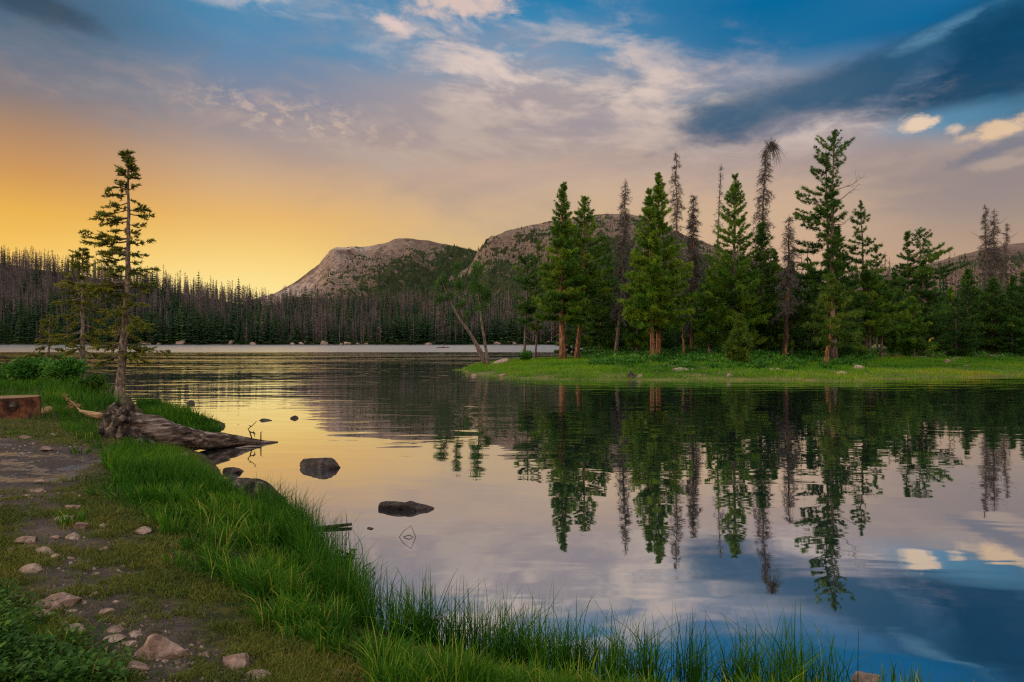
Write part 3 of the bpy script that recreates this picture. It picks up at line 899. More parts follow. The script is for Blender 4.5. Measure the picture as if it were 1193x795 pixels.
    o = link('hill_dead_forest', soup(DB[:3], dp - [0, 0, 0.5], g.uniform(0.5, 1.0, kk), g.uniform(0, 6, kk), g.integers(0, 3, kk), g.uniform(0.3, 1.3, kk), 'hill_dead_forest', M['far_dead']))
    tag(o, 'pale dead trees covering the far hill beyond the two bare snags', 'forest', kind='stuff')
    for pts, lab in ((mt1, 'dark conifers dotted over the square-shouldered mountain beside the sunset glow'), (mt2, 'dark conifers dotted over the rocky mountain behind the tall pines'), (mt3, 'dark conifers covering the far hill beyond the two bare snags')):
        k = len(pts)
        ti = g.random(k) ** 2
        o = link('mountain_forest', soup(lo, pts - [0, 0, 1.0], g.uniform(0.5, 1.2, k), g.uniform(0, 6, k), g.integers(0, 3, k), ti, 'mountain_forest', M['far_live']))
        tag(o, lab, 'forest', kind='stuff')


build_far_forest()


# ------------------------------------------------------------------ trees near enough to read
def trunk_path(base, top, bend=(0, 0), n=14, wob=0.0, rng=None):
    base = np.array(base, float); top = np.array(top, float)
    t_ = np.linspace(0, 1, n)[:, None]
    P = base + (top - base) * t_
    P[:, :2] += np.array(bend) * (np.sin(t_ * np.pi))
    if wob and rng is not None:
        w = rng.normal(0, wob, (n, 2)); w[0] = w[-1] = 0
        P[:, :2] += w
    P[0, 2] -= 0.25
    return P


def at_height(P, z):
    return np.stack([np.interp(z, P[:, 2], P[:, k]) for k in range(3)], -1)


def foliage(mb, mbw, P, z0, z1, half, prof, rng, spacing=0.34, per=5, tuft=0.27, step=0.13, nt=26, up=0.5, droop=0.25, gaps=0.15, flat=0.0, bw=0.022, wide=0.020, tint0=0.5, skew=None):
    """branches with needle tufts between heights z0 and z1; half = widest half width (m)"""
    Cs, Ds, Ls, Ts = [], [], [], []
    z = z0
    while z < z1:
        t_ = (z - z0) / (z1 - z0)
        n = max(2, int(round(per * rng.uniform(0.7, 1.3))))
        az = rng.uniform(0, 6.28) + np.arange(n) * 6.283 / n + rng.normal(0, 0.35, n)
        for a in az:
            if rng.random() < gaps: continue
            L = half * prof(t_) * rng.uniform(0.62, 1.12)
            if skew is not None: L *= 1 + skew * math.cos(a)
            L = max(L, 0.16)
            zz = z + rng.normal(0, spacing * 0.35)
            p0 = at_height(P, np.array([min(zz, P[-1, 2] - 0.05)]))[0]
            rise = up * t_ ** 1.5 - droop * (1 - t_) + rng.normal(0, 0.08)
            k = max(3, int(L / step) + 1)
            s_ = np.linspace(0.0, 1.0, k + 1)
            out = np.array([math.cos(a), math.sin(a), 0])
            side = np.array([-out[1], out[0], 0])
            B = p0 + out * (s_ * L)[:, None] + np.array([0, 0, 1.0]) * ((rise * s_ + 0.28 * s_ ** 2.2 - 0.10 * s_ * (1 - t_)) * L)[:, None] + side * (rng.normal(0, 0.08) * L * s_ ** 2)[:, None]
            if L > 0.35 and mbw is not None:
                mbw.tube(B[::2] if k > 4 else B, np.linspace(bw, bw * 0.35, len(B[::2]) if k > 4 else len(B)), 3, tint=rng.random(), cap=False)
            lo = 0.22 if L > 0.5 else 0.0
            sel = s_ >= lo
            c = B[sel]; ss = s_[sel]
            q = rng.integers(1, 3, len(c))
            c = np.repeat(c, q, 0); ss = np.repeat(ss, q)
            spread = 0.14 * L * np.sin(np.clip(ss, 0.05, 0.92) * np.pi) + 0.03
            c = c + side * (rng.normal(0, 1, len(c)) * spread)[:, None] + np.array([0, 0, 1]) * (rng.normal(0, 0.05, len(c)) + 0.0)[:, None]
            tt = np.clip(rng.normal(tint0, 0.20) + rng.normal(0, 0.12, len(c)) + 0.12 * (ss - 0.5), 0, 1)
            Cs.append(c); Ds.append(np.tile(out * 0.6 + [0, 0, 0.35 - flat * 0.3], (len(c), 1))); Ts.append(tt)
            Ls.append(np.full(len(c), tuft * (0.75 + 0.5 * rng.random()) * (1.15 - 0.55 * t_)))
        z += 0.98 * spacing * rng.uniform(0.7, 1.35) * (1.0 if t_ < 0.75 else 0.75)
    C = np.vstack(Cs); D = np.vstack(Ds); T = np.concatenate(Ts); L = np.concatenate(Ls)
    C = np.repeat(C, nt, 0); D = np.repeat(D, nt, 0); T = np.repeat(T, nt); L = np.repeat(L, nt)
    rd = rng.normal(size=C.shape); rd[:, 2] *= (1 - 0.5 * flat)
    C = C + rng.normal(0, 0.25, C.shape) * L[:, None] * 0.6
    mb.tris(C, D + rd * 0.62, L * rng.uniform(0.7, 1.25, len(L)), L * wide / 0.24, np.clip(T + rng.normal(0, 0.08, len(T)), 0, 1), rng)


def P_cone(t_): return 1.34 * (1 - t_) ** 0.95 * (0.72 + 0.28 * min(1, t_ / 0.25)) + 0.04
def P_col(t_): return 1.28 * min(1.0, (1 - t_) * 1.7) ** 0.9 * (0.7 + 0.3 * min(1, t_ / 0.2)) + 0.04
def P_round(t_): return math.sin(min(1, max(0.0, 0.10 + 0.88 * t_)) * math.pi) ** 0.6 + 0.05


def conifer(name, label, top, base_px, Y, half_px, low_py, seed, needle='needle', bark='bark', r0=0.16, prof=P_cone, bend=0.0, hf=h_point, group=None,
            per=5, gaps=0.12, spacing=0.34, tint0=0.5, base_z=None, twin=None, dY=0.0, skew=None, snags=10, **kw):
    g = np.random.default_rng(seed)
    bx = (base_px - CX) / F * Y
    bz = float(hf(np.array([bx]), np.array([Y]))[0]) if base_z is None else base_z
    bz = max(bz, 0.05)
    root = empty(name, (bx, Y, bz))
    tag(root, label, 'tree', group)
    tp = Pt(top[0], top[1], Y + dY) - np.array([bx, Y, bz])
    s = Y / F
    P = trunk_path((0, 0, 0), tp, (bend * s, 0), 14, 0.02, g)
    tr = MB()
    rr = np.linspace(1, 0.12, 14); rr[0] *= 1.35; rr[1] *= 1.05
    tr.tube(P, r0 * rr, 8, tint=0.5, rough=0.12, rng=g)
    cr = MB()
    z0 = EYE + (HY - low_py) * s - bz
    foliage(cr, tr, P, max(z0, 0.25), tp[2] - 0.05, half_px * s, prof, g, per=per, gaps=gaps, spacing=spacing, tint0=tint0, skew=skew, **kw)
    # leader shoots
    C = np.tile(P[-1], (40, 1)) - g.random((40, 1)) * [0, 0, 0.7]; D = np.tile([0, 0, 0.8], (40, 1)) + g.normal(0, 0.4, (40, 3))
    cr.tris(C, D, 0.22, 0.025, np.full(40, tint0), g)
    # bare dead branch stubs on the shaded lower trunk
    if z0 > 0.8:
        for _ in range(snags):
            z = g.uniform(0.25, 1.0) * (z0 + 0.8); a = g.uniform(0, 6.28); L = g.uniform(0.3, 1.0)
            p = at_height(P, np.array([z]))[0]
            o = np.array([math.cos(a), math.sin(a), g.uniform(-0.6, 0.1)])
            tr.tube([p, p + o * L * 0.6, p + o * L + [0, 0, -0.12]], [0.018, 0.012, 0.004], 3, cap=False)
    link('trunk', tr.build('trunk', M[bark]), root)
    link('crown', cr.build('crown', M[needle], False), root)
    return root, P


def snag(name, label, top, base_px, Y, half_px, low_py, seed, bark='bark', r0=0.14, bend=0.0, density=1.0, hf=h_point, curl=1.0, group=None, base_z=None, prof=None, rtop=0.12, big=0):
    """standing dead tree: bare trunk, drooping branches and a haze of twigs"""
    g = np.random.default_rng(seed)
    bx = (base_px - CX) / F * Y
    bz = float(hf(np.array([bx]), np.array([Y]))[0]) if base_z is None else base_z
    root = empty(name, (bx, Y, bz)); tag(root, label, 'tree', group)
    s = Y / F
    tp = Pt(top[0], top[1], Y) - np.array([bx, Y, bz])
    P = trunk_path((0, 0, 0), tp, (bend * s, 0), 16, 0.03, g)
    tr = MB(); rr = np.linspace(1, rtop, 16); rr[0] *= 1.4
    tr.tube(P, r0 * rr, 8, rough=0.15, rng=g)
    br = MB()
    z0 = EYE + (HY - low_py) * s - bz
    H = tp[2]; z = z0
    Cs, Ds = [], []
    while z < H - 0.1:
        t_ = (z - z0) / (H - z0)
        w = half_px * s * ((1 - t_) ** 0.55 * 0.95 + 0.12 if prof is None else prof(t_))
        for _ in range(max(1, int(round(2.6 * density * g.uniform(0.6, 1.4))))):
            a = g.uniform(0, 6.28); L = w * g.uniform(0.4, 1.1)
            p = at_height(P, np.array([z + g.normal(0, 0.08)]))[0]
            o = np.array([math.cos(a), math.sin(a), 0]); sd = np.array([-o[1], o[0], 0])
            q = np.linspace(0, 1, 6)
            B = p + o * (q * L)[:, None] + np.array([0, 0, 1]) * (curl * (0.18 * q - 0.75 * q ** 2) * L * g.uniform(0.4, 1.2))[:, None] + sd * (0.2 * L * g.normal() * q ** 2)[:, None]
            br.tube(B, np.linspace(0.020, 0.006, 6), 3, tint=g.random(), cap=False)
            m_ = max(4, int(L * 19 * density))
            qq = g.uniform(0.25, 1.0, m_)
            c = np.stack([np.interp(qq, q, B[:, k]) for k in range(3)], -1)
            Cs.append(c); Ds.append(o * 0.4 + g.normal(0, 0.7, (m_, 3)) + [0, 0, -0.45 * curl])
        z += 0.21 * g.uniform(0.6, 1.4)
    C = np.vstack(Cs); D = np.vstack(Ds)
    br.tris(C, D, g.uniform(0.14, 0.45, len(C)), 0.017, g.random(len(C)), g)
    # second-order twigs
    k = g.integers(0, len(C), len(C))
    br.tris(C[k] + g.normal(0, 0.1, C.shape), g.normal(size=C.shape) + [0, 0, -0.3 * curl], g.uniform(0.10, 0.26, len(C)), 0.014, g.random(len(C)), g)
    for _ in range(big):
        z = g.uniform(0.5, 0.95) * H; a = g.choice([0.3, 2.8]) + g.normal(0, 0.3); L = g.uniform(0.8, 1.7)
        p = at_height(P, np.array([z]))[0]; o = np.array([math.cos(a), math.sin(a), 0.35])
        br.tube([p, p + o * L * 0.5 + [0, 0, -0.1], p + o * L + [0, 0, 0.25]], [0.035, 0.022, 0.008], 4, cap=False)
    link('trunk', tr.build('trunk', M[bark]), root)
    link('branches', br.build('branches', M['dead'], False), root)
    return root, P


def trees_on_point():
    # --- leaning pines at the tip of the point
    def leaner(label, pts, clumps, Y, seed, r0):
        g = np.random.default_rng(seed)
        b0 = Pt(pts[0][0], pts[0][1], Y); bz = max(0.05, float(h_point(np.array([b0[0]]), np.array([Y]))[0]))
        root = empty('leaning_pine', (b0[0], Y, bz)); tag(root, label, 'tree')
        o = np.array([b0[0], Y, bz])
        P = np.array([Pt(a, b, Y + dy) - o for a, b, dy in [p if len(p) == 3 else (p[0], p[1], 0) for p in pts]])
        P[0, 2] = -0.2
        tt = np.linspace(0, 1, 16); src = np.linspace(0, 1, len(P))
        P = np.stack([np.interp(tt, src, P[:, k]) for k in range(3)], -1)
        tr = MB(); tr.tube(P, r0 * np.linspace(1, 0.2, 16), 7, rough=0.15, rng=g)
        cr = MB()
        for (cx, cy, w, h, dens) in clumps:
            c0 = Pt(cx, cy, Y) - o; s = Y / F
            n = int(13 * dens)
            # near trunk point
            for _ in range(n):
                v = g.normal(size=3); v /= np.linalg.norm(v); v *= g.random() ** 0.4
                c = c0 + v * np.array([w * s, w * s, h * s])
                j = np.argmin(np.linalg.norm(P - c - [0, 0, -0.2], axis=1))
                tr.tube([P[j], (P[j] * 0.4 + c * 0.6) - [0, 0, 0.08], c], [0.022, 0.014, 0.006], 3, cap=False)
                m_ = 90
                C = c + g.normal(0, 0.10, (m_, 3)); D = (C - c) * 6 + g.normal(0, 0.6, (m_, 3)) + [0, 0, 0.45]
                cr.tris(C, D, g.uniform(0.14, 0.28, m_), 0.020, np.clip(g.normal(0.45, 0.2, m_), 0, 1), g)
        link('trunk', tr.build('trunk', M['bark']), root); link('crown', cr.build('crown', M['needle_dark'], False), root)
    leaner('pine leaning strongly over the water with a small tuft of needles at its tip', [(571, 423), (552, 395), (533, 368), (521, 345), (513, 322)],
           [(514, 330, 8, 11, 0.9), (519, 345, 9, 7, 0.6), (512, 352, 6, 4, 0.3)], 52, 11, 0.15)
    leaner('thin pine crossing behind the strongly leaning one with a narrow tuft', [(566, 424), (552, 398), (540, 370), (534, 345), (530, 306)],
           [(531, 312, 5, 10, 0.6), (533, 333, 7, 10, 0.7), (537, 352, 7, 8, 0.5), (541, 368, 5, 5, 0.3)], 54, 12, 0.10)
    leaner('slightly leaning pine with a compact rounded crown beside the leaning pines', [(570, 422), (565, 400), (561, 375), (558, 345), (556, 308)],
           [(556, 316, 7, 12, 0.9), (552, 335, 11, 9, 0.9), (563, 340, 9, 9, 0.8), (557, 358, 8, 6, 0.4), (568, 352, 5, 4, 0.3)], 50, 14, 0.13)

    C = conifer
    C('pine_tree', 'dark slim pine with forked lower trunk at the water end of the stand', (615, 296), 611, 58, 17, 372, 21, 'needle_dark', 'bark', 0.12, P_round, per=4, gaps=0.2, spacing=0.42)
    C('pine_tree', 'thin sparse pine half hidden behind the slim dark pine', (628, 281), 624, 64, 11, 384, 22, 'needle_lime', 'bark', 0.10, P_col, per=3, gaps=0.35, spacing=0.5)
    C('pine_tree', 'tall pointed green pine with bright orange lower trunk', (657, 213), 656, 55, 29, 368, 23, 'needle', 'bark_orange', 0.27, P_cone, per=6, gaps=0.1, spacing=0.36, bend=-3)
    C('pine_tree', 'tall green pine with slanting orange brown trunk beside the pointed one', (681, 229), 672, 57, 25, 366, 24, 'needle', 'bark_orange', 0.20, P_col, bend=3, per=5, gaps=0.14, spacing=0.38)
    C('pine_tree', 'shorter dark pine filling the gap before the first grey snag', (704, 276), 699, 62, 19, 400, 25, 'needle_dark', 'bark', 0.14, P_col, per=5, gaps=0.15, tint0=0.55)
    snag('dead_tree', 'dead grey tree with curved tip between the two groups of green pines', (728, 208), 716, 56, 15, 372, 26, 'bark', 0.17, 4, 1.6)
    C('pine_tree', 'shorter of the twin bright green pines with joined trunks', (756, 222), 760, 49, 24, 374, 27, 'needle', 'bark_orange', 0.17, P_cone, per=6, gaps=0.08, spacing=0.32, skew=-0.35, tint0=0.58)
    C('pine_tree', 'taller of the twin bright green pines, its crown broad and pointed', (767, 204), 767, 50, 29, 380, 28, 'needle', 'bark_orange', 0.18, P_cone, per=6, gaps=0.08, spacing=0.32, skew=0.25, tint0=0.58)
    snag('dead_tree', 'tall bare snag with crinkled top rising behind the twin bright pines', (787, 176), 785, 62, 12, 300, 29, 'bark', 0.17, 2, 1.5)
    snag('dead_tree', 'grey dead spruce thick with twigs on a pinkish double trunk', (808, 228), 806, 54, 15, 388, 30, 'bark_orange', 0.17, 0, 2.2)
    snag('dead_tree', 'short thin orange snag leaning beside the twin pines', (792, 352), 797, 51, 4, 375, 31, 'bark_orange', 0.10, 0, 1.4)
    snag('dead_tree', 'slender bare pole with hooked tip behind the broad green pine', (840, 191), 838, 60, 11, 270, 32, 'bark', 0.14, -3, 0.9, prof=lambda t_: 0.9 * (1 - t_) ** 1.2 if t_ < 0.62 else 0.05)
    C('pine_tree', 'broad tall green pine with upswept branches in the middle of the stand', (857, 206), 853, 52, 36, 400, 33, 'needle', 'bark', 0.20, P_cone, per=6, gaps=0.12, spacing=0.40, up=0.7, droop=0.05)
    # the snag with the mop head
    root, P = snag('dead_tree', 'tall dead tree bearing a round mop of dark twigs at its bent top', (893, 172), 884, 56, 16, 330, 34, 'bark', 0.17, -2, 1.7, curl=1.3)
    g = np.random.default_rng(3); b = MB()
    c0 = Pt(899, 170, 56) - np.array(root.location)
    for _ in range(110):
        v = g.normal(size=3); v /= np.linalg.norm(v)
        L = g.uniform(0.6, 1.15)
        q = np.linspace(0, 1, 5)[:, None]
        B = c0 + v * q * L + np.array([0, 0, -0.85]) * q ** 2 * L + g.normal(0, 0.05, (5, 3))
        b.tube(B, np.linspace(0.02, 0.007, 5), 3, tint=g.random(), cap=False)
    for k in range(380):
        pass
    C_ = c0 + g.normal(0, 0.20, (420, 3)); b.tris(C_, g.normal(size=C_.shape), 0.28, 0.02, g.random(420) * 0.3, g)
    link('twig_broom', b.build('twig_broom', M['dead'], False), root)
    C('pine_tree', 'dark green pine just below the mop-headed snag', (887, 262), 886, 54, 22, 402, 35, 'needle_dark', 'bark', 0.14, P_col, per=5, gaps=0.12, tint0=0.6)
    snag('dead_tree', 'dying tree with orange and blackened trunk and grey twigs', (919, 250), 913, 50, 16, 365, 36, 'char', 0.21, 2, 1.8, rtop=0.07)
    C('pine_tree', 'low bushy green pine wrapped round the orange and black trunk', (922, 305), 923, 52.5, 15, 402, 37, 'needle_dark', 'bark', 0.10, P_col, per=5, gaps=0.2, tint0=0.6)
    snag('dead_tree', 'thin leaning bare pole between the orange snag and the tallest tree', (933, 288), 938, 62, 6, 300, 38, 'bark', 0.10, 0, 0.7)
    # the tallest tree and its lesser stem
    root, P = C('pine_tree', 'tallest tree of the stand, open ragged crown and long bare side branch', (972, 155), 972, 50, 21, 340, 39, 'needle_dark', 'bark', 0.22, lambda t_: (0.75 + 0.25 * math.sin(t_ * 17)) * (0.62 + 0.55 * sstep(t_, 0.6, 0.85)) * min(1, (1.02 - t_) * 5) ** 0.6,
                per=5, gaps=0.30, spacing=0.50, tint0=0.55, bend=-3, up=0.8)
    g = np.random.default_rng(8); b = MB(); s = 50 / F
    for (zp, tx, ty) in ((222, 1009, 203), (235, 1000, 215), (262, 995, 250), (240, 945, 232)):
        p = at_height(P, np.array([EYE + (HY - zp) * s - root.location.z]))[0]
        e = Pt(tx, ty, 50) - np.array(root.location)
        q = np.linspace(0, 1, 7)[:, None]
        B = p + (e - p) * q + np.array([0, 0, -0.25]) * np.sin(q * np.pi) + g.normal(0, 0.03, (7, 3))
        b.tube(B, np.linspace(0.03, 0.008, 7), 4, tint=0.6, cap=False)
        for _ in range(9):
            k = g.uniform(0.4, 1.0); c = p + (e - p) * k + [0, 0, -0.25 * math.sin(k * math.pi)]
            d = g.normal(size=3) * 0.3 + [0.1, 0, 0.1]
            b.tube([c, c + d * 0.6, c + d], [0.012, 0.008, 0.003], 3, tint=g.random(), cap=False)
    link('bare_branch', b.build('bare_branch', M['dead'], False), [c for c in root.children if c.name.startswith('trunk')][0])
    C('pine_tree', 'second stem standing against the tallest tree, foliage on its outer side', (962, 178), 967, 50.6, 22, 335, 40, 'needle_dark', 'bark', 0.17, P_col, per=4, gaps=0.38, spacing=0.5, skew=-0.5, tint0=0.55)
    C('pine_tree', 'dense dark pine that fills the foot of the tallest tree', (975, 268), 975, 52, 31, 402, 41, 'needle_dark', 'bark', 0.16, P_cone, per=6, gaps=0.08, tint0=0.5)
    C('pine_tree', 'small yellow green pine on a crooked leaning trunk before the tallest tree', (967, 322), 961, 45, 22, 396, 42, 'needle_lime', 'bark_orange', 0.15, P_col, per=5, gaps=0.14, bend=5, tint0=0.5, dY=0.3)
    C('pine_tree', 'open-crowned pine with tiered branches beside the tallest tree', (1003, 237), 1009, 54, 26, 345, 43, 'needle_dark', 'bark', 0.16, P_cone, per=4, gaps=0.25, spacing=0.52, tint0=0.6, up=0.7)
    C('pine_tree', 'narrow dark spruce just behind the tiered open pine', (1021, 286), 1022, 60, 13, 345, 44, 'needle_dark', 'bark', 0.10, P_cone, per=4, gaps=0.2, spacing=0.45)
    C('pine_tree', 'mid-height green pine with slim trunk at the pink boulders', (1013, 318), 1013, 53, 19, 388, 45, 'needle', 'bark', 0.13, P_col, per=5, gaps=0.14)
    C('pine_tree', 'mid-height green pine with pale trunk at the edge of the meadow', (1031, 330), 1026, 54, 18, 388, 46, 'needle', 'bark', 0.11, P_col, per=5, gaps=0.14, tint0=0.45)
    C('pine_tree', 'narrow dark spruce with a bare forked tip above the meadow', (1057, 272), 1057, 64, 11, 380, 47, 'needle_dark', 'bark', 0.12, P_col, per=4, gaps=0.2, spacing=0.45)
    C('pine_tree', 'dark flat-topped pine with layered branches behind the meadow', (1071, 268), 1076, 63, 29, 345, 48, 'needle_dark', 'bark', 0.16, P_col, per=4, gaps=0.22, spacing=0.5, skew=0.25)
    C('pine_tree', 'dense black green spruce under the flat-topped pine', (1075, 305), 1075, 62, 24, 388, 49, 'needle_dark', 'bark', 0.14, P_cone, per=6, gaps=0.06, tint0=0.35)
    C('pine_tree', 'small rounded green conifer in front of the flat-topped pine', (1064, 347), 1064, 57, 19, 404, 50, 'needle', 'bark', 0.10, P_cone, per=6, gaps=0.06, tint0=0.42)
    C('pine_tree', 'pointed dark spruce standing alone behind the middle of the meadow', (1127, 314), 1127, 66, 18, 402, 51, 'needle_dark', 'bark', 0.13, P_cone, per=6, gaps=0.07, tint0=0.5)
    C('pine_tree', 'small pale green conifer beside the pointed dark spruce', (1107, 335), 1106, 70, 15, 402, 52, 'needle', 'bark', 0.10, P_cone, per=5, gaps=0.12, tint0=0.45)
    snag('dead_tree', 'taller of the twin bare snags above the broad cone-shaped spruce', (1147, 238), 1152, 72, 10, 345, 53, 'bark', 0.20, 0, 1.8, big=3)
    snag('dead_tree', 'second of the twin bare snags, with one long crooked side branch', (1158, 243), 1156, 72.6, 11, 345, 54, 'bark', 0.20, 0, 1.7, big=7)
    snag('dead_tree', 'slanting bare snag to one side of the twin bare snags', (1173, 259), 1165, 74, 9, 345, 55, 'bark', 0.17, 0, 1.5, big=3)
    C('pine_tree', 'broad cone-shaped green spruce under the twin bare snags', (1157, 324), 1157, 62, 26, 404, 56, 'needle_dark', 'bark', 0.15, P_cone, per=7, gaps=0.05, tint0=0.6)
    C('pine_tree', 'big dark spruce cut off by the edge of the picture', (1197, 315), 1198, 60, 30, 404, 57, 'needle_dark', 'bark', 0.17, P_cone, per=6, gaps=0.08, tint0=0.4)
    C('pine_tree', 'small bright young conifer in front of the broad green pine', (862, 368), 862, 44.5, 14, 416, 58, 'needle_lime', 'bark', 0.06, P_cone, per=6, gaps=0.06, spacing=0.24, tint0=0.45)
    C('pine_tree', 'slim green pine rising between the curved grey snag and the twin pines', (741, 292), 742, 57, 15, 398, 71, 'needle', 'bark', 0.11, P_col, per=5, gaps=0.15, tint0=0.42)
    C('pine_tree', 'olive pine low at the edge of the grey dead spruce thick with twigs', (826, 316), 826, 52, 18, 402, 72, 'needle', 'bark', 0.12, P_col, per=5, gaps=0.12, tint0=0.42)
    C('pine_tree', 'dark pine filling the gap between the mop-headed snag and the orange snag', (902, 292), 901, 58, 16, 402, 73, 'needle_dark', 'bark', 0.12, P_col, per=5, gaps=0.12, tint0=0.55)
    C('pine_tree', 'slim dark pine between the orange snag and the foot of the tallest tree', (944, 305), 943, 58, 15, 402, 74, 'needle_dark', 'bark', 0.11, P_cone, per=5, gaps=0.12, tint0=0.5)
    snag('dead_tree', 'fine grey pole without crown just in front of the tiered open pine', (1036, 300), 1038, 66, 6, 375, 75, 'bark', 0.10, 0, 0.8)
    C('pine_tree', 'dark rounded pine joining the tiered pine to the flat-topped one', (1042, 318), 1043, 60, 18, 402, 76, 'needle_dark', 'bark', 0.12, P_col, per=5, gaps=0.1, tint0=0.5)
    C('pine_tree', 'dark spruce between the pointed lone spruce and the broad cone-shaped one', (1141, 338), 1141, 68, 16, 404, 77, 'needle_dark', 'bark', 0.11, P_cone, per=6, gaps=0.06, tint0=0.42)
    C('pine_tree', 'dark spruce close to the big one cut off by the picture edge', (1180, 322), 1179, 66, 18, 404, 78, 'needle_dark', 'bark', 0.11, P_cone, per=6, gaps=0.06, tint0=0.45)
    # dim trees that close the stand behind
    g = np.random.default_rng(77)
    spots = [(712, 318, 76), (736, 322, 72), (752, 330, 80), (778, 318, 70), (800, 330, 78), (820, 322, 72), (838, 315, 76), (868, 325, 74), (896, 320, 80), (914, 345, 70), (932, 338, 76), (948, 335, 72),
             (990, 330, 78), (1002, 340, 72), (1044, 352, 82), (1092, 352, 86), (1116, 350, 84), (1140, 345, 80), (1172, 340, 82), (1185, 350, 72), (690, 340, 70), (668, 352, 74), (845, 355, 64), (925, 360, 60), (785, 362, 62)]
    for k in range(34):
        sp_ = (g.uniform(675, 1190), g.uniform(322, 380), g.uniform(55, 84))
        if abs(sp_[0] - 1085) > 26 or sp_[2] > 74: spots.append(sp_)
    protos = []
    for k, (px, py, Y) in enumerate(spots):
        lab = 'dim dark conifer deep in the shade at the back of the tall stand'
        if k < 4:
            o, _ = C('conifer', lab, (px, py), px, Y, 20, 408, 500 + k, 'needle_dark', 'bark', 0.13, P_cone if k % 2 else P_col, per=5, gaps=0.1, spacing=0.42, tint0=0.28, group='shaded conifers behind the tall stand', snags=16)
            protos.append((o, EYE + (HY - py) / F * Y))
        else:
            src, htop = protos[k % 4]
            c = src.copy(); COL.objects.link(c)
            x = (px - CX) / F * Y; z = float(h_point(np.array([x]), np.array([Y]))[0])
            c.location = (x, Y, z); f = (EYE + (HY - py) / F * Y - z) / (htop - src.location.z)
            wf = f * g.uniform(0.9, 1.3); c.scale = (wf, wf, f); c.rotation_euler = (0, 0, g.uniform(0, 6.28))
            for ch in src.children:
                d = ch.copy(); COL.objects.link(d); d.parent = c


trees_on_point()


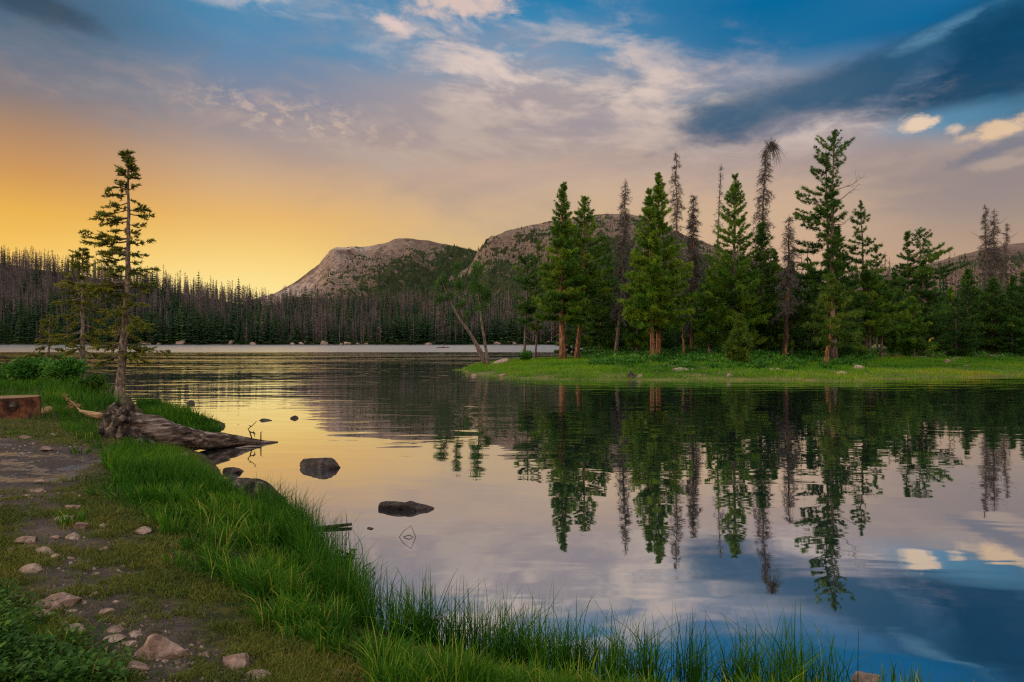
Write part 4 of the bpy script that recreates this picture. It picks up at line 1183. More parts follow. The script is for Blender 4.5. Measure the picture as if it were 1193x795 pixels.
# ------------------------------------------------------------------ spruces on the near bank
def spruce(label, trunk_px, Y, branches, seed, r0, extra=14, ztop_ball=True, needle='needle_warm', dens=1.0, hf=h_near):
    """sparse spruce: branches listed by (py on trunk, tip px, tip py)"""
    g = np.random.default_rng(seed)
    x0 = (trunk_px[0][0] - CX) / F * Y
    bz = float(hf(np.array([x0]), np.array([Y]))[0])
    root = empty('spruce_tree', (x0, Y, bz)); tag(root, label, 'tree')
    o = np.array([x0, Y, bz])
    K = np.array([Pt(a, b, Y) - o for a, b in trunk_px]); K[0, 2] = -0.15
    n = 26; tt = np.linspace(0, 1, n)
    P = np.stack([np.interp(tt, np.linspace(0, 1, len(K)), K[:, k]) for k in range(3)], -1)
    # smooth
    for _ in range(2): P[1:-1] = 0.25 * P[:-2] + 0.5 * P[1:-1] + 0.25 * P[2:]
    P[1:-1, :2] += g.normal(0, 0.008, (n - 2, 2))
    tr = MB(); rr = r0 * (1 - 0.9 * tt ** 0.7); rr[0] *= 1.5; rr[1] *= 1.2
    tr.tube(P, rr, 10, rough=0.16, rng=g)
    cr = MB(); s = Y / F

    def branch(p0, tip, thick, leafy=1.0):
        L = np.linalg.norm(tip - p0)
        q = np.linspace(0, 1, 9)[:, None]
        B = p0 + (tip - p0) * q + np.array([0, 0, -1.0]) * np.sin(q * np.pi) * 0.06 * L + g.normal(0, 0.015 * L, (9, 3)) * q
        tr.tube(B, np.linspace(thick, 0.005, 9), 4, cap=False)
        d = (tip - p0) / L; sd = np.cross(d, [0, 0, 1.0]); sd /= np.linalg.norm(sd) + 1e-9
        m_ = int(max(5, L * 15) * dens * leafy)
        for k in range(m_):
            f = g.uniform(0.18, 1.0); c = np.array([np.interp(f, q[:, 0], B[:, j]) for j in range(3)])
            tl = (0.30 * (1 - 0.55 * f) * min(1.0, L / 0.9) + 0.10) * g.uniform(0.6, 1.2)
            td = d * 0.7 + sd * g.choice([-1, 1]) * g.uniform(0.4, 1.1) + np.array([0, 0, g.uniform(-0.55, 0.35)]); td /= np.linalg.norm(td)
            e = c + td * tl
            tr.tube([c, (c + e) / 2 + [0, 0, -0.01], e], [0.006, 0.005, 0.003], 3, cap=False)
            nn = int(tl / 0.0075)
            fq = g.random(nn)
            C_ = c + (e - c) * fq[:, None]
            D_ = td * 0.8 + g.normal(0, 0.75, (nn, 3)) + [0, 0, 0.25]
            t0 = np.clip(g.normal(0.45, 0.22), 0, 1)
            cr.tris(C_, D_, g.uniform(0.055, 0.10, nn), 0.014, np.clip(t0 + g.normal(0, 0.1, nn) + 0.2 * (fq - 0.5), 0, 1), g)
    for (by, tx, ty) in branches:
        z = EYE + (HY - by) * s - bz
        p0 = at_height(P, np.array([z]))[0]
        tip = Pt(tx, ty, Y) - o
        L = abs(tip[0] - p0[0])
        tip[1] += g.uniform(-0.5, 0.5) * L
        branch(p0, tip, 0.012 + 0.012 * L)
        if L > 0.4 and (by > 325 or g.random() < 0.5):     # a companion spray close to it
            t2 = p0 + (tip - p0) * g.uniform(0.55, 0.8) + np.array([0, g.choice([-1, 1]) * 0.45 * L, g.normal(0, 0.10)])
            branch(p0, t2, 0.012)
    zt = P[-1, 2]; zlo = EYE + (HY - branches[-1][0]) * s - bz
    for k in range(extra):
        z = g.uniform(zlo, zt * 0.97); a = g.choice([1, -1]) * math.pi / 2 + g.normal(0, 0.5)
        L = g.uniform(0.25, 0.75) * min(1.0, (zt - z) / 1.6 + 0.15)
        p0 = at_height(P, np.array([z]))[0]
        branch(p0, p0 + np.array([math.cos(a) * L, math.sin(a) * L, g.uniform(-0.25, 0.2) * L]), 0.012)
    # leader
    for k in range(16):
        z = zt - g.uniform(0.0, 0.75); p0 = at_height(P, np.array([z]))[0]; a = g.uniform(0, 6.28); L = 0.07 + 0.22 * (zt - z)
        branch(p0, p0 + np.array([math.cos(a) * L, math.sin(a) * L, L * 0.5]), 0.005, 1.2)
    # dead lower twigs
    for k in range(26):
        z = g.uniform(0.55, 2.3) * (zt / 6.3); a = g.uniform(0, 6.28); L = g.uniform(0.15, 0.6)
        p0 = at_height(P, np.array([z]))[0]
        d = np.array([math.cos(a), math.sin(a), g.uniform(-0.8, -0.1)])
        tr.tube([p0, p0 + d * L * 0.5, p0 + d * L + [0, 0, -0.08]], [0.010, 0.007, 0.003], 3, cap=False)
        for _ in range(3):
            c = p0 + d * L * g.uniform(0.4, 1); e = c + g.normal(0, 0.10, 3)
            tr.tube([c, e], [0.005, 0.002], 3, cap=False)
    link('trunk', tr.build('trunk', M['bark_fine']), root)
    link('crown', cr.build('crown', M[needle], False), root)


spruce('tall ragged spruce growing behind the root end of the fallen log', [(139, 470), (141, 440), (144, 400), (147, 360), (149, 320), (150, 280), (150, 240), (149, 210), (150, 178)], 17.6, [
    (186, 143, 181), (196, 156, 192), (200, 143, 200), (208, 160, 206), (212, 138, 211), (216, 127, 220), (222, 161, 214), (226, 121, 224), (232, 160, 236), (236, 120, 237), (241, 138, 244), (245, 174, 242), (249, 171, 250),
    (254, 110, 254), (258, 126, 259), (262, 163, 261), (268, 130, 267), (272, 159, 271), (278, 99, 276), (281, 108, 282), (284, 174, 281), (288, 112, 291), (294, 128, 296), (296, 168, 296), (300, 108, 303), (305, 160, 306), (311, 134, 314), (314, 178, 313), (318, 166, 318),
    (322, 122, 318), (328, 84, 330), (330, 98, 336), (334, 178, 330), (338, 110, 338), (342, 168, 342), (346, 122, 348), (350, 160, 354), (360, 177, 380), (364, 124, 366), (372, 132, 380), (378, 160, 372), (386, 122, 388), (392, 158, 394), (398, 112, 404), (400, 186, 409), (406, 172, 420), (410, 116, 424)], 61, 0.135, 12)
spruce('middle-sized yellowish spruce with crooked top beside the tall ragged spruce', [(97, 452), (97, 430), (96, 400), (96, 370), (97, 340), (95, 315), (97, 292)], 23.5, [
    (296, 83, 293), (298, 88, 300), (303, 104, 300), (307, 82, 306), (310, 92, 312), (322, 76, 318), (326, 110, 322), (330, 66, 332), (333, 118, 330), (337, 72, 340), (341, 112, 346), (347, 64, 352), (350, 114, 356), (356, 78, 360), (358, 122, 364), (366, 70, 368), (368, 118, 376),
    (374, 78, 382), (378, 128, 386), (386, 68, 392), (388, 112, 398), (394, 82, 402), (398, 130, 404), (404, 72, 410), (408, 120, 416)], 62, 0.12, 10)
spruce('smallest spruce of the three on the bank, slender and open', [(57, 440), (57, 420), (57, 400), (57, 385), (58, 369)], 26.0, [
    (374, 50, 374), (378, 64, 378), (384, 48, 386), (388, 66, 390), (394, 44, 398), (397, 70, 398), (402, 42, 408), (405, 74, 408), (410, 36, 414), (412, 78, 414), (418, 48, 422), (420, 66, 424)], 63, 0.07, 10)


# ------------------------------------------------------------------ rocks
def rock_mesh(seed, sx, sy, sz, material, flat=0.35, angular=0.35, peak=None):
    import bmesh
    g = np.random.default_rng(seed)
    bm = bmesh.new(); bmesh.ops.create_icosphere(bm, subdivisions=4, radius=1.0)
    V = np.array([v.co[:] for v in bm.verts])
    # slice by random planes for facets
    for _ in range(15):
        n = g.normal(size=3); n /= np.linalg.norm(n); d = g.uniform(0.50, 0.86)
        k = V @ n - d
        V = V - np.where(k > 0, k, 0)[:, None] * n * min(1.0, 0.62 + angular)
    n0 = V / np.linalg.norm(V, axis=1, keepdims=True)
    f1 = fbm(n0[:, 0] * 2.2 + seed, n0[:, 1] * 2.2 + n0[:, 2] * 1.7, seed, 4)
    V = V * (1 + 0.20 * (f1 - 0.5) + 0.10 * (fbm(n0[:, 0] * 7 + seed, n0[:, 1] * 7 + n0[:, 2] * 6, seed + 2, 3) - 0.5))[:, None]
    if peak is not None:      # ridge towards one side
        V[:, 2] *= 1 + 0.8 * np.exp(-((V[:, 0] - peak) / 0.45) ** 2)
        V[:, 2] /= V[:, 2].max()
    V[:, 2] = np.where(V[:, 2] < -flat, -flat + (V[:, 2] + flat) * 0.2, V[:, 2])
    V = V / np.abs(V[:, 0]).max()
    V *= [sx, sy, sz]
    for v, c in zip(bm.verts, V): v.co = c
    me = bpy.data.meshes.new('rock'); bm.to_mesh(me); bm.free()
    me.materials.append(material)
    me.polygons.foreach_set('use_smooth', np.ones(len(me.polygons), bool))
    return me


def rock(px, py, w, h, label, mat='rock', hf=h_near, seed=None, name='rock', z=None, sink=0.3, peak=None, rz=None, deep=0.75, cat='rock', group=None, Y=None):
    """px,py: centre of the visible outline in the photograph; w,h its size there"""
    seed = seed if seed is not None else int(px * 7 + py * 13)
    g = np.random.default_rng(seed)
    if z is not None:
        x, y = wpt(px, py + h * 0.5, z); zz = z
    else:
        x, y, zz = cast(px, min(py + h * 0.5, 810), hf)
    s = y / F
    sx = w * s * 0.60
    # seen from above at a grazing angle: visible height mixes height and depth
    elev = math.atan2(EYE - zz, y)
    vis = h * s
    sz = max(0.4 * sx, (vis - sx * deep * math.sin(elev))) * 0.95
    sz = min(sz, sx * 1.5)
    me = rock_mesh(seed, sx, sx * deep, sz, M[mat], peak=peak)
    o = link(name, me, loc=(x, y + sx * deep * 0.6, zz + sz * (0.12 - sink * 0.35)))
    o.rotation_euler = (g.normal(0, 0.08), g.normal(0, 0.08), g.uniform(-0.5, 0.5) if rz is None else rz)
    tag(o, label, cat, group)
    return o


ROCKS = [
    (112, 668, 9, 4, 'small pinkish chip at the turf edge above the bare dirt patch', 'rock'),
    (134, 700, 8, 4, 'small tan stone right of the bare dirt patch', 'rock_pale'),
    (81, 590, 20, 7, 'small flat pinkish stone at the far end of the stony path', 'rock'),
    (72, 605, 20, 6, 'flat pale slab beside the path, third row up from the rounded pale stone', 'rock_pale'),
    (92, 612, 18, 9, 'brown rounded stone half buried in moss above the white-edged stone row', 'rock_brown'),
    (118, 612, 13, 4, 'thin pale sliver of stone between the brown stone and the white-edged one', 'rock_pale'),
    (162, 617, 21, 10, 'white-edged stone at the foot of the tall grass', 'rock_pale'),
    (83, 624, 18, 9, 'pale tilted stone just below the brown rounded one', 'rock_pale'),
    (63, 625, 12, 5, 'small pink stone in bare soil between two larger tilted stones', 'rock'),
    (28, 628, 22, 10, 'tilted pinkish slab at the grassy edge of the path', 'rock'),
    (51, 643, 22, 6, 'longer of two touching flat stones in the middle of the path', 'rock_pale'),
    (62, 647, 15, 7, 'shorter of two touching flat stones in the middle of the path', 'rock_pale'),
    (81, 650, 10, 4, 'tiny stone beside a twig, next to the two touching stones', 'rock'),
    (120, 638, 10, 5, 'small brown stone alone in the olive turf', 'rock_brown'),
    (31, 662, 22, 13, 'rounded pale tan stone standing on dark soil', 'rock_pale'),
    (108, 691, 9, 6, 'small round stone on the bare dirt patch', 'rock_brown'),
    (11, 640, 8, 4, 'small dull stone in the grass above the rounded pale one', 'rock'),
    (60, 702, 46, 13, 'wide low boulder mostly buried in the soil', 'rock'),
    (48, 716, 20, 11, 'rounded pinkish stone just below the wide buried boulder', 'rock'),
    (71, 726, 16, 8, 'small domed stone in moss below the wide buried boulder', 'rock_pale'),
    (87, 732, 25, 8, 'long slanting flat stone left of the group of four flat ones', 'rock_pale'),
    (120, 711, 18, 8, 'flat-topped stone by itself on the dirt above the group of four', 'rock'),
    (83, 712, 13, 3, 'thin chip of stone near the end of the wide buried boulder', 'rock_pale'),
    (129, 735, 20, 4, 'low thin stone, uppermost of the group of four flat ones', 'rock'),
    (155, 738, 17, 7, 'small jagged stone behind the big wedge-shaped rock', 'rock_pale'),
    (129, 744, 23, 8, 'largest and palest of the group of four flat stones', 'rock_pale'),
    (150, 748, 20, 9, 'flat stone touching the big wedge-shaped rock', 'rock_pale'),
    (152, 778, 34, 11, 'flat oval slab in front of the big wedge-shaped rock', 'rock'),
    (83, 762, 11, 6, 'little rounded stone at the edge of the leafy plants', 'rock'),
    (10, 698, 20, 3, 'thin flat stone at the border of the picture beside the grass', 'rock'),
    (274, 768, 31, 17, 'cracked pinkish stone lying in short grass below the path', 'rock'),
    (300, 785, 31, 13, 'rounded pale pink stone in front of the cracked one', 'rock_pale'),
    (391, 782, 15, 7, 'small brown stone in the grass near the sedges', 'rock_brown'),
    (239, 762, 9, 5, 'tiny stone between the wedge-shaped rock and the cracked one', 'rock'),
    (205, 771, 8, 4, 'tiny stone at the right foot of the wedge-shaped rock', 'rock_brown'),
    (252, 793, 9, 5, 'tiny pale stone at the very bottom of the turf', 'rock_pale'),
    (27, 509, 14, 5, 'flat grey stone at the upper rim of the wet mud', 'rock_brown'),
    (60, 506, 6, 3, 'tiny pinkish stone in grass above the wet mud', 'rock'),
    (53, 522, 11, 4, 'reddish stone sitting in the wet mud', 'rock_brown'),
    (44, 560, 12, 3, 'thin chip at the lower rim of the wet mud', 'rock'),
    (29, 577, 9, 3, 'small flat stone below the wet mud, lower of two chips', 'rock'),
    (40, 571, 16, 5, 'dark stone with pale edge below the wet mud', 'rock_brown'),
]
for (px, py, w, h, lab, mt) in ROCKS:
    rock(px, py, w, h, lab, mt, name='stone' if w < 15 else 'rock')
rock(181, 751, 66, 36, 'big wedge-shaped pinkish rock on the bare path', 'rock', seed=15, peak=-0.05, rz=0.15, sink=0.4, deep=0.6)
rock(150, 517, 26, 7, 'flat tan rock under the roots of the fallen log', 'rock_brown')
rock(209, 529, 18, 6, 'pale stone at the water edge below the fallen log', 'rock_pale')
# rocks standing in the water
rock(368, 537, 43, 20, 'big dark rounded boulder alone in the golden water', 'rock_dark', z=0.0, seed=42, sink=0.0, rz=0.2)
rock(268, 548, 23, 7, 'flat dark rock awash between the fallen log and the broken stump', 'rock_dark', z=0.0, sink=0.6)
rock(183, 464, 8, 6, 'tiny pointed rock in the golden water beyond the grass spit', 'rock_dark', z=0.0, sink=0.8)
rock(222, 468, 8, 6, 'tiny round rock in the golden water beyond the grass spit', 'rock_dark', z=0.0, sink=0.8)
rock(307, 488, 15, 5, 'low flat rock in the water beyond the tip of the log', 'rock_dark', z=0.0, sink=0.6)
rock(343, 486, 9, 4, 'very small dark rock out in the water past the low flat one', 'rock_dark', z=0.0, sink=0.6)
rock(456, 590, 34, 7, 'long dark low rock lying awash in the still water', 'rock_dark', z=0.0, seed=5, sink=0.4, rz=0.0, deep=0.4)
rock(484, 589, 36, 12, 'dark rock with a low hump touching the long one in still water', 'rock_dark', z=0.0, seed=9, sink=0.4, rz=0.1, deep=0.4, peak=-0.4)
rock(430, 615, 9, 3, 'tiny dark stone in the water past the floating stick', 'rock_dark', z=0.0, sink=0.5)
rock(378, 684, 34, 20, 'dark brown rock under the overhanging grass at the water edge', 'rock_brown', z=0.0, sink=0.6)
rock(1012, 792, 40, 10, 'brown rock among the last sedges at the bottom of the picture', 'rock_brown', z=0.0, sink=0.5)
# rocks on the wooded point
PR = [(584, 421, 30, 9, 'large grey boulder behind the grass at the foot of the leaning pines', 'rock_pale'),
      (736, 437, 13, 9, 'larger of two dark rocks at the waterline of the green point', 'rock_dark'),
      (747, 437, 10, 8, 'smaller of two dark rocks at the waterline of the green point', 'rock_pale'),
      (588, 436, 16, 5, 'brown rock at the waterline below the leaning pines', 'rock_brown'),
      (552, 437, 7, 4, 'small whitish rock near the tip of the green point', 'rock_pale'),
      (545, 433, 6, 4, 'small pinkish rock at the very tip of the green point', 'rock'),
      (795, 432, 26, 3, 'long flat tan slab in the grass before the twin pines', 'rock_pale'),
      (807, 430, 5, 4, 'small tan stone behind the long flat slab', 'rock'),
      (850, 437, 11, 5, 'pinkish stone at the waterline before the broad green pine', 'rock'),
      (891, 428, 7, 4, 'first whitish stone of the row below the orange and black trunk', 'rock_pale'),
      (899, 430, 8, 4, 'middle whitish stone of the row below the orange and black trunk', 'rock_pale'),
      (908, 430, 9, 4, 'last whitish stone of the row below the orange and black trunk', 'rock_pale'),
      (983, 433, 16, 10, 'whitish pointed rock at the waterline before the tallest tree', 'rock_pale'),
      (1000, 428, 18, 7, 'whitish broad rock in the grass behind the pointed one', 'rock_pale'),
      (1009, 436, 7, 3, 'tan stone at the waterline beside the whitish rocks', 'rock'),
      (1046, 437, 8, 4, 'dark stone lying in the water off the meadow', 'rock_dark'),
      (1004, 412, 14, 9, 'pinkish boulder between trunks at the back of the meadow', 'rock'),
      (1128, 426, 10, 4, 'pinkish stone in the open green meadow', 'rock'),
      (1105, 421, 9, 5, 'grey pink stone between the pale driftwood logs', 'rock')]
for (px, py, w, h, lab, mt) in PR:
    rock(px, py, w * 0.8, h * 0.8, lab, mt, hf=lambda a, b: np.maximum(h_point(a, b), 0.0))
g = np.random.default_rng(44)
for k in range(26):        # tumbled stones on the rise behind the meadow
    px, py = g.uniform(1000, 1185), g.uniform(403, 410)
    rock(px, py, g.uniform(4, 9), g.uniform(2, 4), 'small tan stone strewn on the rise behind the meadow', 'rock', hf=h_point, seed=900 + k, name='stone', group='tan stones on the rise behind the meadow')
for k in range(34):        # pale boulders on the far shore
    tn = (g.uniform(60, 690) - CX) / F; y = float(shore_y(np.array([tn]))[0]) + g.uniform(0.5, 6); x = tn * y
    if k == 0: tn = (355 - CX) / F; y = float(shore_y(np.array([tn]))[0]) + 5; x = tn * y
    r_ = g.uniform(0.9, 2.4) * (2.0 if k == 0 else 1)
    o = link('boulder', rock_mesh(700 + k, r_ * 1.6, r_, r_ * 0.9, M['rock_pale']), loc=(x, y, float(h_far(np.array([x]), np.array([y]))[0])))
    if k == 0: tag(o, 'largest pale boulder on the far shore, up among the conifers', 'boulder')
    else: tag(o, 'pale boulder at the waterline of the far shore', 'boulder', 'pale boulders along the far shore')


# ------------------------------------------------------------------ logs, stumps and sticks
def noisy_tube(path, radii, sides, rough, seed, ridges=0, ridge_amp=0.0, squash=1.0):
    """closed log surface with lengthwise ridges"""
    g = np.random.default_rng(seed)
    P = np.asarray(path, float); n = len(P)
    T = np.gradient(P, axis=0); T /= np.linalg.norm(T, axis=1, keepdims=True)
    A = np.cross(T, [0, 0, 1.0]); A /= np.linalg.norm(A, axis=1, keepdims=True) + 1e-9
    B = np.cross(A, T)
    ang = np.linspace(0, 2 * np.pi, sides, endpoint=False)
    s = np.concatenate([[0], np.cumsum(np.linalg.norm(np.diff(P, axis=0), axis=1))])
    S, G = np.meshgrid(s, ang, indexing='ij')
    rr = np.asarray(radii)[:, None] * (1 + rough * 2 * (fbm(S * 2.2, np.cos(G) * 1.6 + 5, seed, 4) + fbm(S * 2.2, np.sin(G) * 1.6 + 9, seed + 3, 4) - 1.0))
    if ridges:
        ph = G * ridges + 1.2 * S + 3 * fbm(S * 0.8, G * 0 + 1, seed + 5, 2)
        rr = rr * (1 + ridge_amp * np.abs(np.sin(ph)) - ridge_amp * 0.5)
    V = P[:, None, :] + rr[..., None] * (np.cos(G)[..., None] * A[:, None, :] + squash * np.sin(G)[..., None] * B[:, None, :])
    V = V.reshape(-1, 3)
    i = np.arange(n - 1)[:, None] * sides; j = np.arange(sides)[None, :]; j2 = (j + 1) % sides
    q = np.stack([i + j, i + j2, i + sides + j2, i + sides + j], -1).reshape(-1, 4)
    V = np.vstack([V, P[0], P[-1]])
    f3 = [(n * sides, (k + 1) % sides, k) for k in range(sides)] + [(n * sides + 1, (n - 1) * sides + k, (n - 1) * sides + (k + 1) % sides) for k in range(sides)]
    return V, f3, q


def interp_path(K, n):
    K = np.asarray(K, float)
    d = np.concatenate([[0], np.cumsum(np.linalg.norm(np.diff(K[:, :3], axis=0), axis=1))])
    t_ = np.linspace(0, d[-1], n)
    out = np.stack([np.interp(t_, d, K[:, k]) for k in range(K.shape[1])], -1)
    for _ in range(3): out[1:-1] = 0.25 * out[:-2] + 0.5 * out[1:-1] + 0.25 * out[2:]
    return out


def fallen_log():
    # root plate on the bank, bole tapering down into the lake
    x0, y0, z0 = cast(150, 505, h_near)
    Yb = 11.7
    root = empty('fallen_log', (Pt(150, 500, Yb)[0], Yb, 0.30)); tag(root, 'weathered fallen log with upturned roots running from the bank into the lake', 'log')
    o = np.array(root.location)
    K = []
    for (px, top, bot, Y) in ((146, 480, 517, 11.7), (165, 484, 520, 11.75), (190, 492, 523, 11.9), (215, 497, 524, 12.2), (240, 502, 524, 12.6), (265, 506, 522, 13.0), (290, 510.5, 520, 13.3), (305, 513, 518.5, 13.45), (324, 514.5, 516.5, 13.6)):
        c = Pt(px, (top + bot) / 2, Y); r = (bot - top) / 2 * Y / F
        K.append([*(c - o), r])
    K = interp_path(K, 90)
    V, f3, q = noisy_tube(K[:, :3], K[:, 3], 40, 0.26, 4, 11, 0.20)
    b = MB(); b.add(V, f3, q)
    bole = link('bole', b.build('bole', M['wood_log']), root)
    rb = MB(); g = np.random.default_rng(12)
    c0 = Pt(143, 498, 11.75) - o
    # the knotted root mass: thick arms that spread from the butt
    arms = [((139, 472, 11.85), .12), ((153, 475, 11.75), .10), ((124, 489, 11.8), .11), ((122, 503, 11.7), .10), ((132, 515, 11.4), .09), ((160, 518, 11.3), .08), ((186, 521, 11.4), .06), ((131, 479, 12.1), .10), ((119, 497, 12.0), .09), ((148, 487, 11.4), .09), ((142, 510, 11.35), .10)]
    for _ in range(16):
        arms.append(((g.uniform(118, 160), g.uniform(474, 516), g.uniform(11.3, 12.1)), g.uniform(0.03, 0.07)))
    for k, (p, r) in enumerate(arms):
        e = Pt(*p) - o
        m_ = c0 + (e - c0) * 0.55 + g.normal(0, 0.05, 3)
        e2 = e + (e - c0) * 0.05 + g.normal(0, 0.04, 3)
        kk = interp_path([[*(c0 + (c0 - e) * 0.25), r * 1.6], [*c0, r * 1.7], [*m_, r * 1.25], [*e, r * 0.75], [*e2, r * 0.35]], 22)
        V, f3, q = noisy_tube(kk[:, :3], kk[:, 3], 18, 0.5, 40 + k, 6, 0.34)
        rb.add(V, f3, q)
    link('root_plate', rb.build('root_plate', M['wood_root']), root)
    sl = MB()
    Kp = interp_path([[*(Pt(274, 522.5, 12.85) - o), .02], [*(Pt(290, 520.5, 12.95) - o), .045], [*(Pt(304, 520.5, 12.95) - o), .02]], 12)
    V, f3, q = noisy_tube(Kp[:, :3], Kp[:, 3], 10, 0.3, 3, 3, 0.2, 0.5); sl.add(V, f3, q)
    link('pale_splinter', sl.build('pale_splinter', M['wood_grey']), root)
    # twiggy branch that sticks up near the tip
    tb = MB()
    for pts in (((294, 513), (291, 503), (289, 500), (294, 496), (299, 491)), ((291, 503), (296, 505), (297, 509)), ((293, 497), (290, 496)), ((304, 514), (304, 504), (306, 503)), ((295, 503), (298, 506))):
        tb.tube([Pt(a, c, 13.35) - o for a, c in pts], np.linspace(0.014, 0.006, len(pts)), 5)
    link('branch', tb.build('branch', M['wood_root']), bole)


fallen_log()


def cut_stump():
    Y = 14.0; g = np.random.default_rng(2)
    c = Pt(5, 488, Y); r = 27 * Y / F
    z = float(h_near(np.array([c[0]]), np.array([Y]))[0]); top = EYE + (HY - 462.5) / F * Y
    root = empty('tree_stump', (c[0], Y + r * 0.5, z - 0.02)); tag(root, 'broad sawn tree stump with reddish brown charred bark at the edge of the picture', 'stump')
    b = MB(); sides = 40
    a = np.linspace(0, 2 * np.pi, sides, endpoint=False); lv = np.linspace(-0.1, top - z, 14)
    A_, L_ = np.meshgrid(a, lv)
    rr = r * (1 + 0.10 * (fbm(np.cos(A_) * 2 + 3, np.sin(A_) * 2 + L_, 5, 3) - 0.5) + 0.03 * np.abs(np.sin(A_ * 11)) + 0.10 * np.exp(-L_ / 0.08))
    V = np.stack([rr * np.cos(A_), rr * np.sin(A_), L_], -1).reshape(-1, 3)
    i = np.arange(13)[:, None] * sides; j = np.arange(sides)[None, :]; j2 = (j + 1) % sides
    q = np.stack([i + j, i + j2, i + sides + j2, i + sides + j], -1).reshape(-1, 4)
    b.add(V, None, q)
    bark = link('bark', b.build('bark', M['stump_bark']), root)
    t = MB(); ring = V[-sides:]; V2 = np.vstack([ring * [0.985, 0.985, 1] + [0, 0, 0.004], [[0, 0, top - z + 0.01]]])
    t.add(V2, [(k, (k + 1) % sides, sides) for k in range(sides)])
    link('cut_face', t.build('cut_face', M['stump_top'], False), root)
    kb = MB(); kp = interp_path([[r * 0.62, -r * 0.80, 0.27, .04], [r * 0.68, -r * 0.86, 0.29, .075], [r * 0.72, -r * 0.90, 0.24, .065], [r * 0.74, -r * 0.86, 0.17, .02]], 12)
    V, f3, q = noisy_tube(kp[:, :3], kp[:, 3], 12, 0.3, 8); kb.add(V, f3, q)
    link('burnt_knot', kb.build('burnt_knot', M['wood_root']), bark)


cut_stump()


def log_between(name, label, a, b, ra, rb, mat, seed, cat='log', bend=0.0, ends=None, sides=14, n=18, rough=0.16):
    a = np.asarray(a, float); b = np.asarray(b, float)
    root = link(name, None) if False else None
    m_ = (a + b) / 2 + [0, 0, bend]
    K = interp_path([[*(a - a), ra], [*(m_ - a), (ra + rb) / 2], [*(b - a), rb]], n)
    V, f3, q = noisy_tube(K[:, :3], K[:, 3], sides, rough, seed, 4, 0.10)
    mb = MB(); mb.add(V, f3, q)
    o = link(name, mb.build(name, M[mat]), loc=a)
    tag(o, label, cat)
    return o


x_, y_, z_ = cast(45, 485, h_near)
log_between('short_log', 'short pale cut log lying in grass beside the sawn stump', (x_, y_, z_ + 0.07), (x_ - 0.15, y_ + 0.55, z_ + 0.08), 0.085, 0.08, 'wood_dry', 3)


def dry_branch():
    x, y, z = cast(117, 490, h_near)
    root = empty('fallen_branch', (x, y, z)); tag(root, 'dry yellowish broken branch with withered twigs propped in the grass', 'branch')
    o = np.array([x, y, z]); e0 = Pt(94, 479, y + 0.1) - o; e1 = Pt(75, 461, y + 0.3) - o
    K = interp_path([[0, 0, 0.08, .075], [*(e0 * 0.5 + [0, 0, 0.03]), .065], [*e0, .03]], 16)
    V, f3, q = noisy_tube(K[:, :3], K[:, 3], 10, 0.2, 6, 3, 0.12); b = MB(); b.add(V, f3, q)
    link('wood', b.build('wood', M['wood_dry']), root)
    t = MB(); g = np.random.default_rng(4)
    t.tube([e0, (e0 + e1) / 2 + [0, 0, .02], e1], [0.02, 0.012, 0.005], 5)
    for k in range(26):
        f = g.uniform(0.0, 1); c = e0 + (e1 - e0) * f; d = g.normal(size=3) * [0.10, 0.10, 0.07] * (1.3 - f)
        t.tube([c, c + d], [0.006, 0.003], 3, cap=False)
        t.tris(np.tile(c, (14, 1)) + d * g.random((14, 1)), g.normal(size=(14, 3)), 0.05, 0.008, g.random(14), g)
    link('twigs', t.build('twigs', M['wood_dry'], False), root)


dry_branch()


def broken_stump():
    Y = 8.25
    root = empty('broken_stump', (Pt(285, 590, Y)[0], Y, 0.0)); tag(root, 'grey rotten stump with flat top and a root sloping into the water', 'stump')
    o = np.array(root.location)
    K = interp_path([[*(Pt(256, 575, Y) - o), .10], [*(Pt(262, 572, Y) - o), .17], [*(Pt(285, 574, Y) - o), .185], [*(Pt(305, 578, Y) - o), .16], [*(Pt(320, 585, Y) - o), .11], [*(Pt(334, 592, Y) - o), .05], [*(Pt(340, 597, Y) - o), .02]], 40)
    V, f3, q = noisy_tube(K[:, :3], K[:, 3], 26, 0.24, 14, 6, 0.14)
    # saw it off flat on top over the thick part
    zt = (EYE + (HY - 559) / F * Y)
    V[:, 2] = np.where(V[:, 2] > zt, zt + (V[:, 2] - zt) * 0.12, V[:, 2])
    b = MB(); b.add(V, f3, q); link('body', b.build('body', M['wood_root']), root)
    for pts, r0 in ((((325, 588), (330, 580), (333, 584)), .035), (((318, 594), (328, 600), (336, 604)), .045), (((262, 580), (252, 588), (250, 600)), .07), (((290, 590), (300, 600), (302, 608)), .06)):
        kk = interp_path([[*(Pt(a, c, Y - 0.1) - o), r0 * (1 - 0.3 * i)] for i, (a, c) in enumerate(pts)], 12)
        V, f3, q = noisy_tube(kk[:, :3], kk[:, 3], 12, 0.3, int(pts[0][0]), 3, 0.15); r = MB(); r.add(V, f3, q)
        link('root', r.build('root', M['wood_root']), root)


broken_stump()
a = np.array([*wpt(368, 617), 0.01]); b_ = np.array([*wpt(410, 613.5), 0.025])
log_between('floating_stick', 'thin dark waterlogged stick floating behind the reeds at the bank', a, b_, 0.022, 0.016, 'wood_root', 5, 'stick')
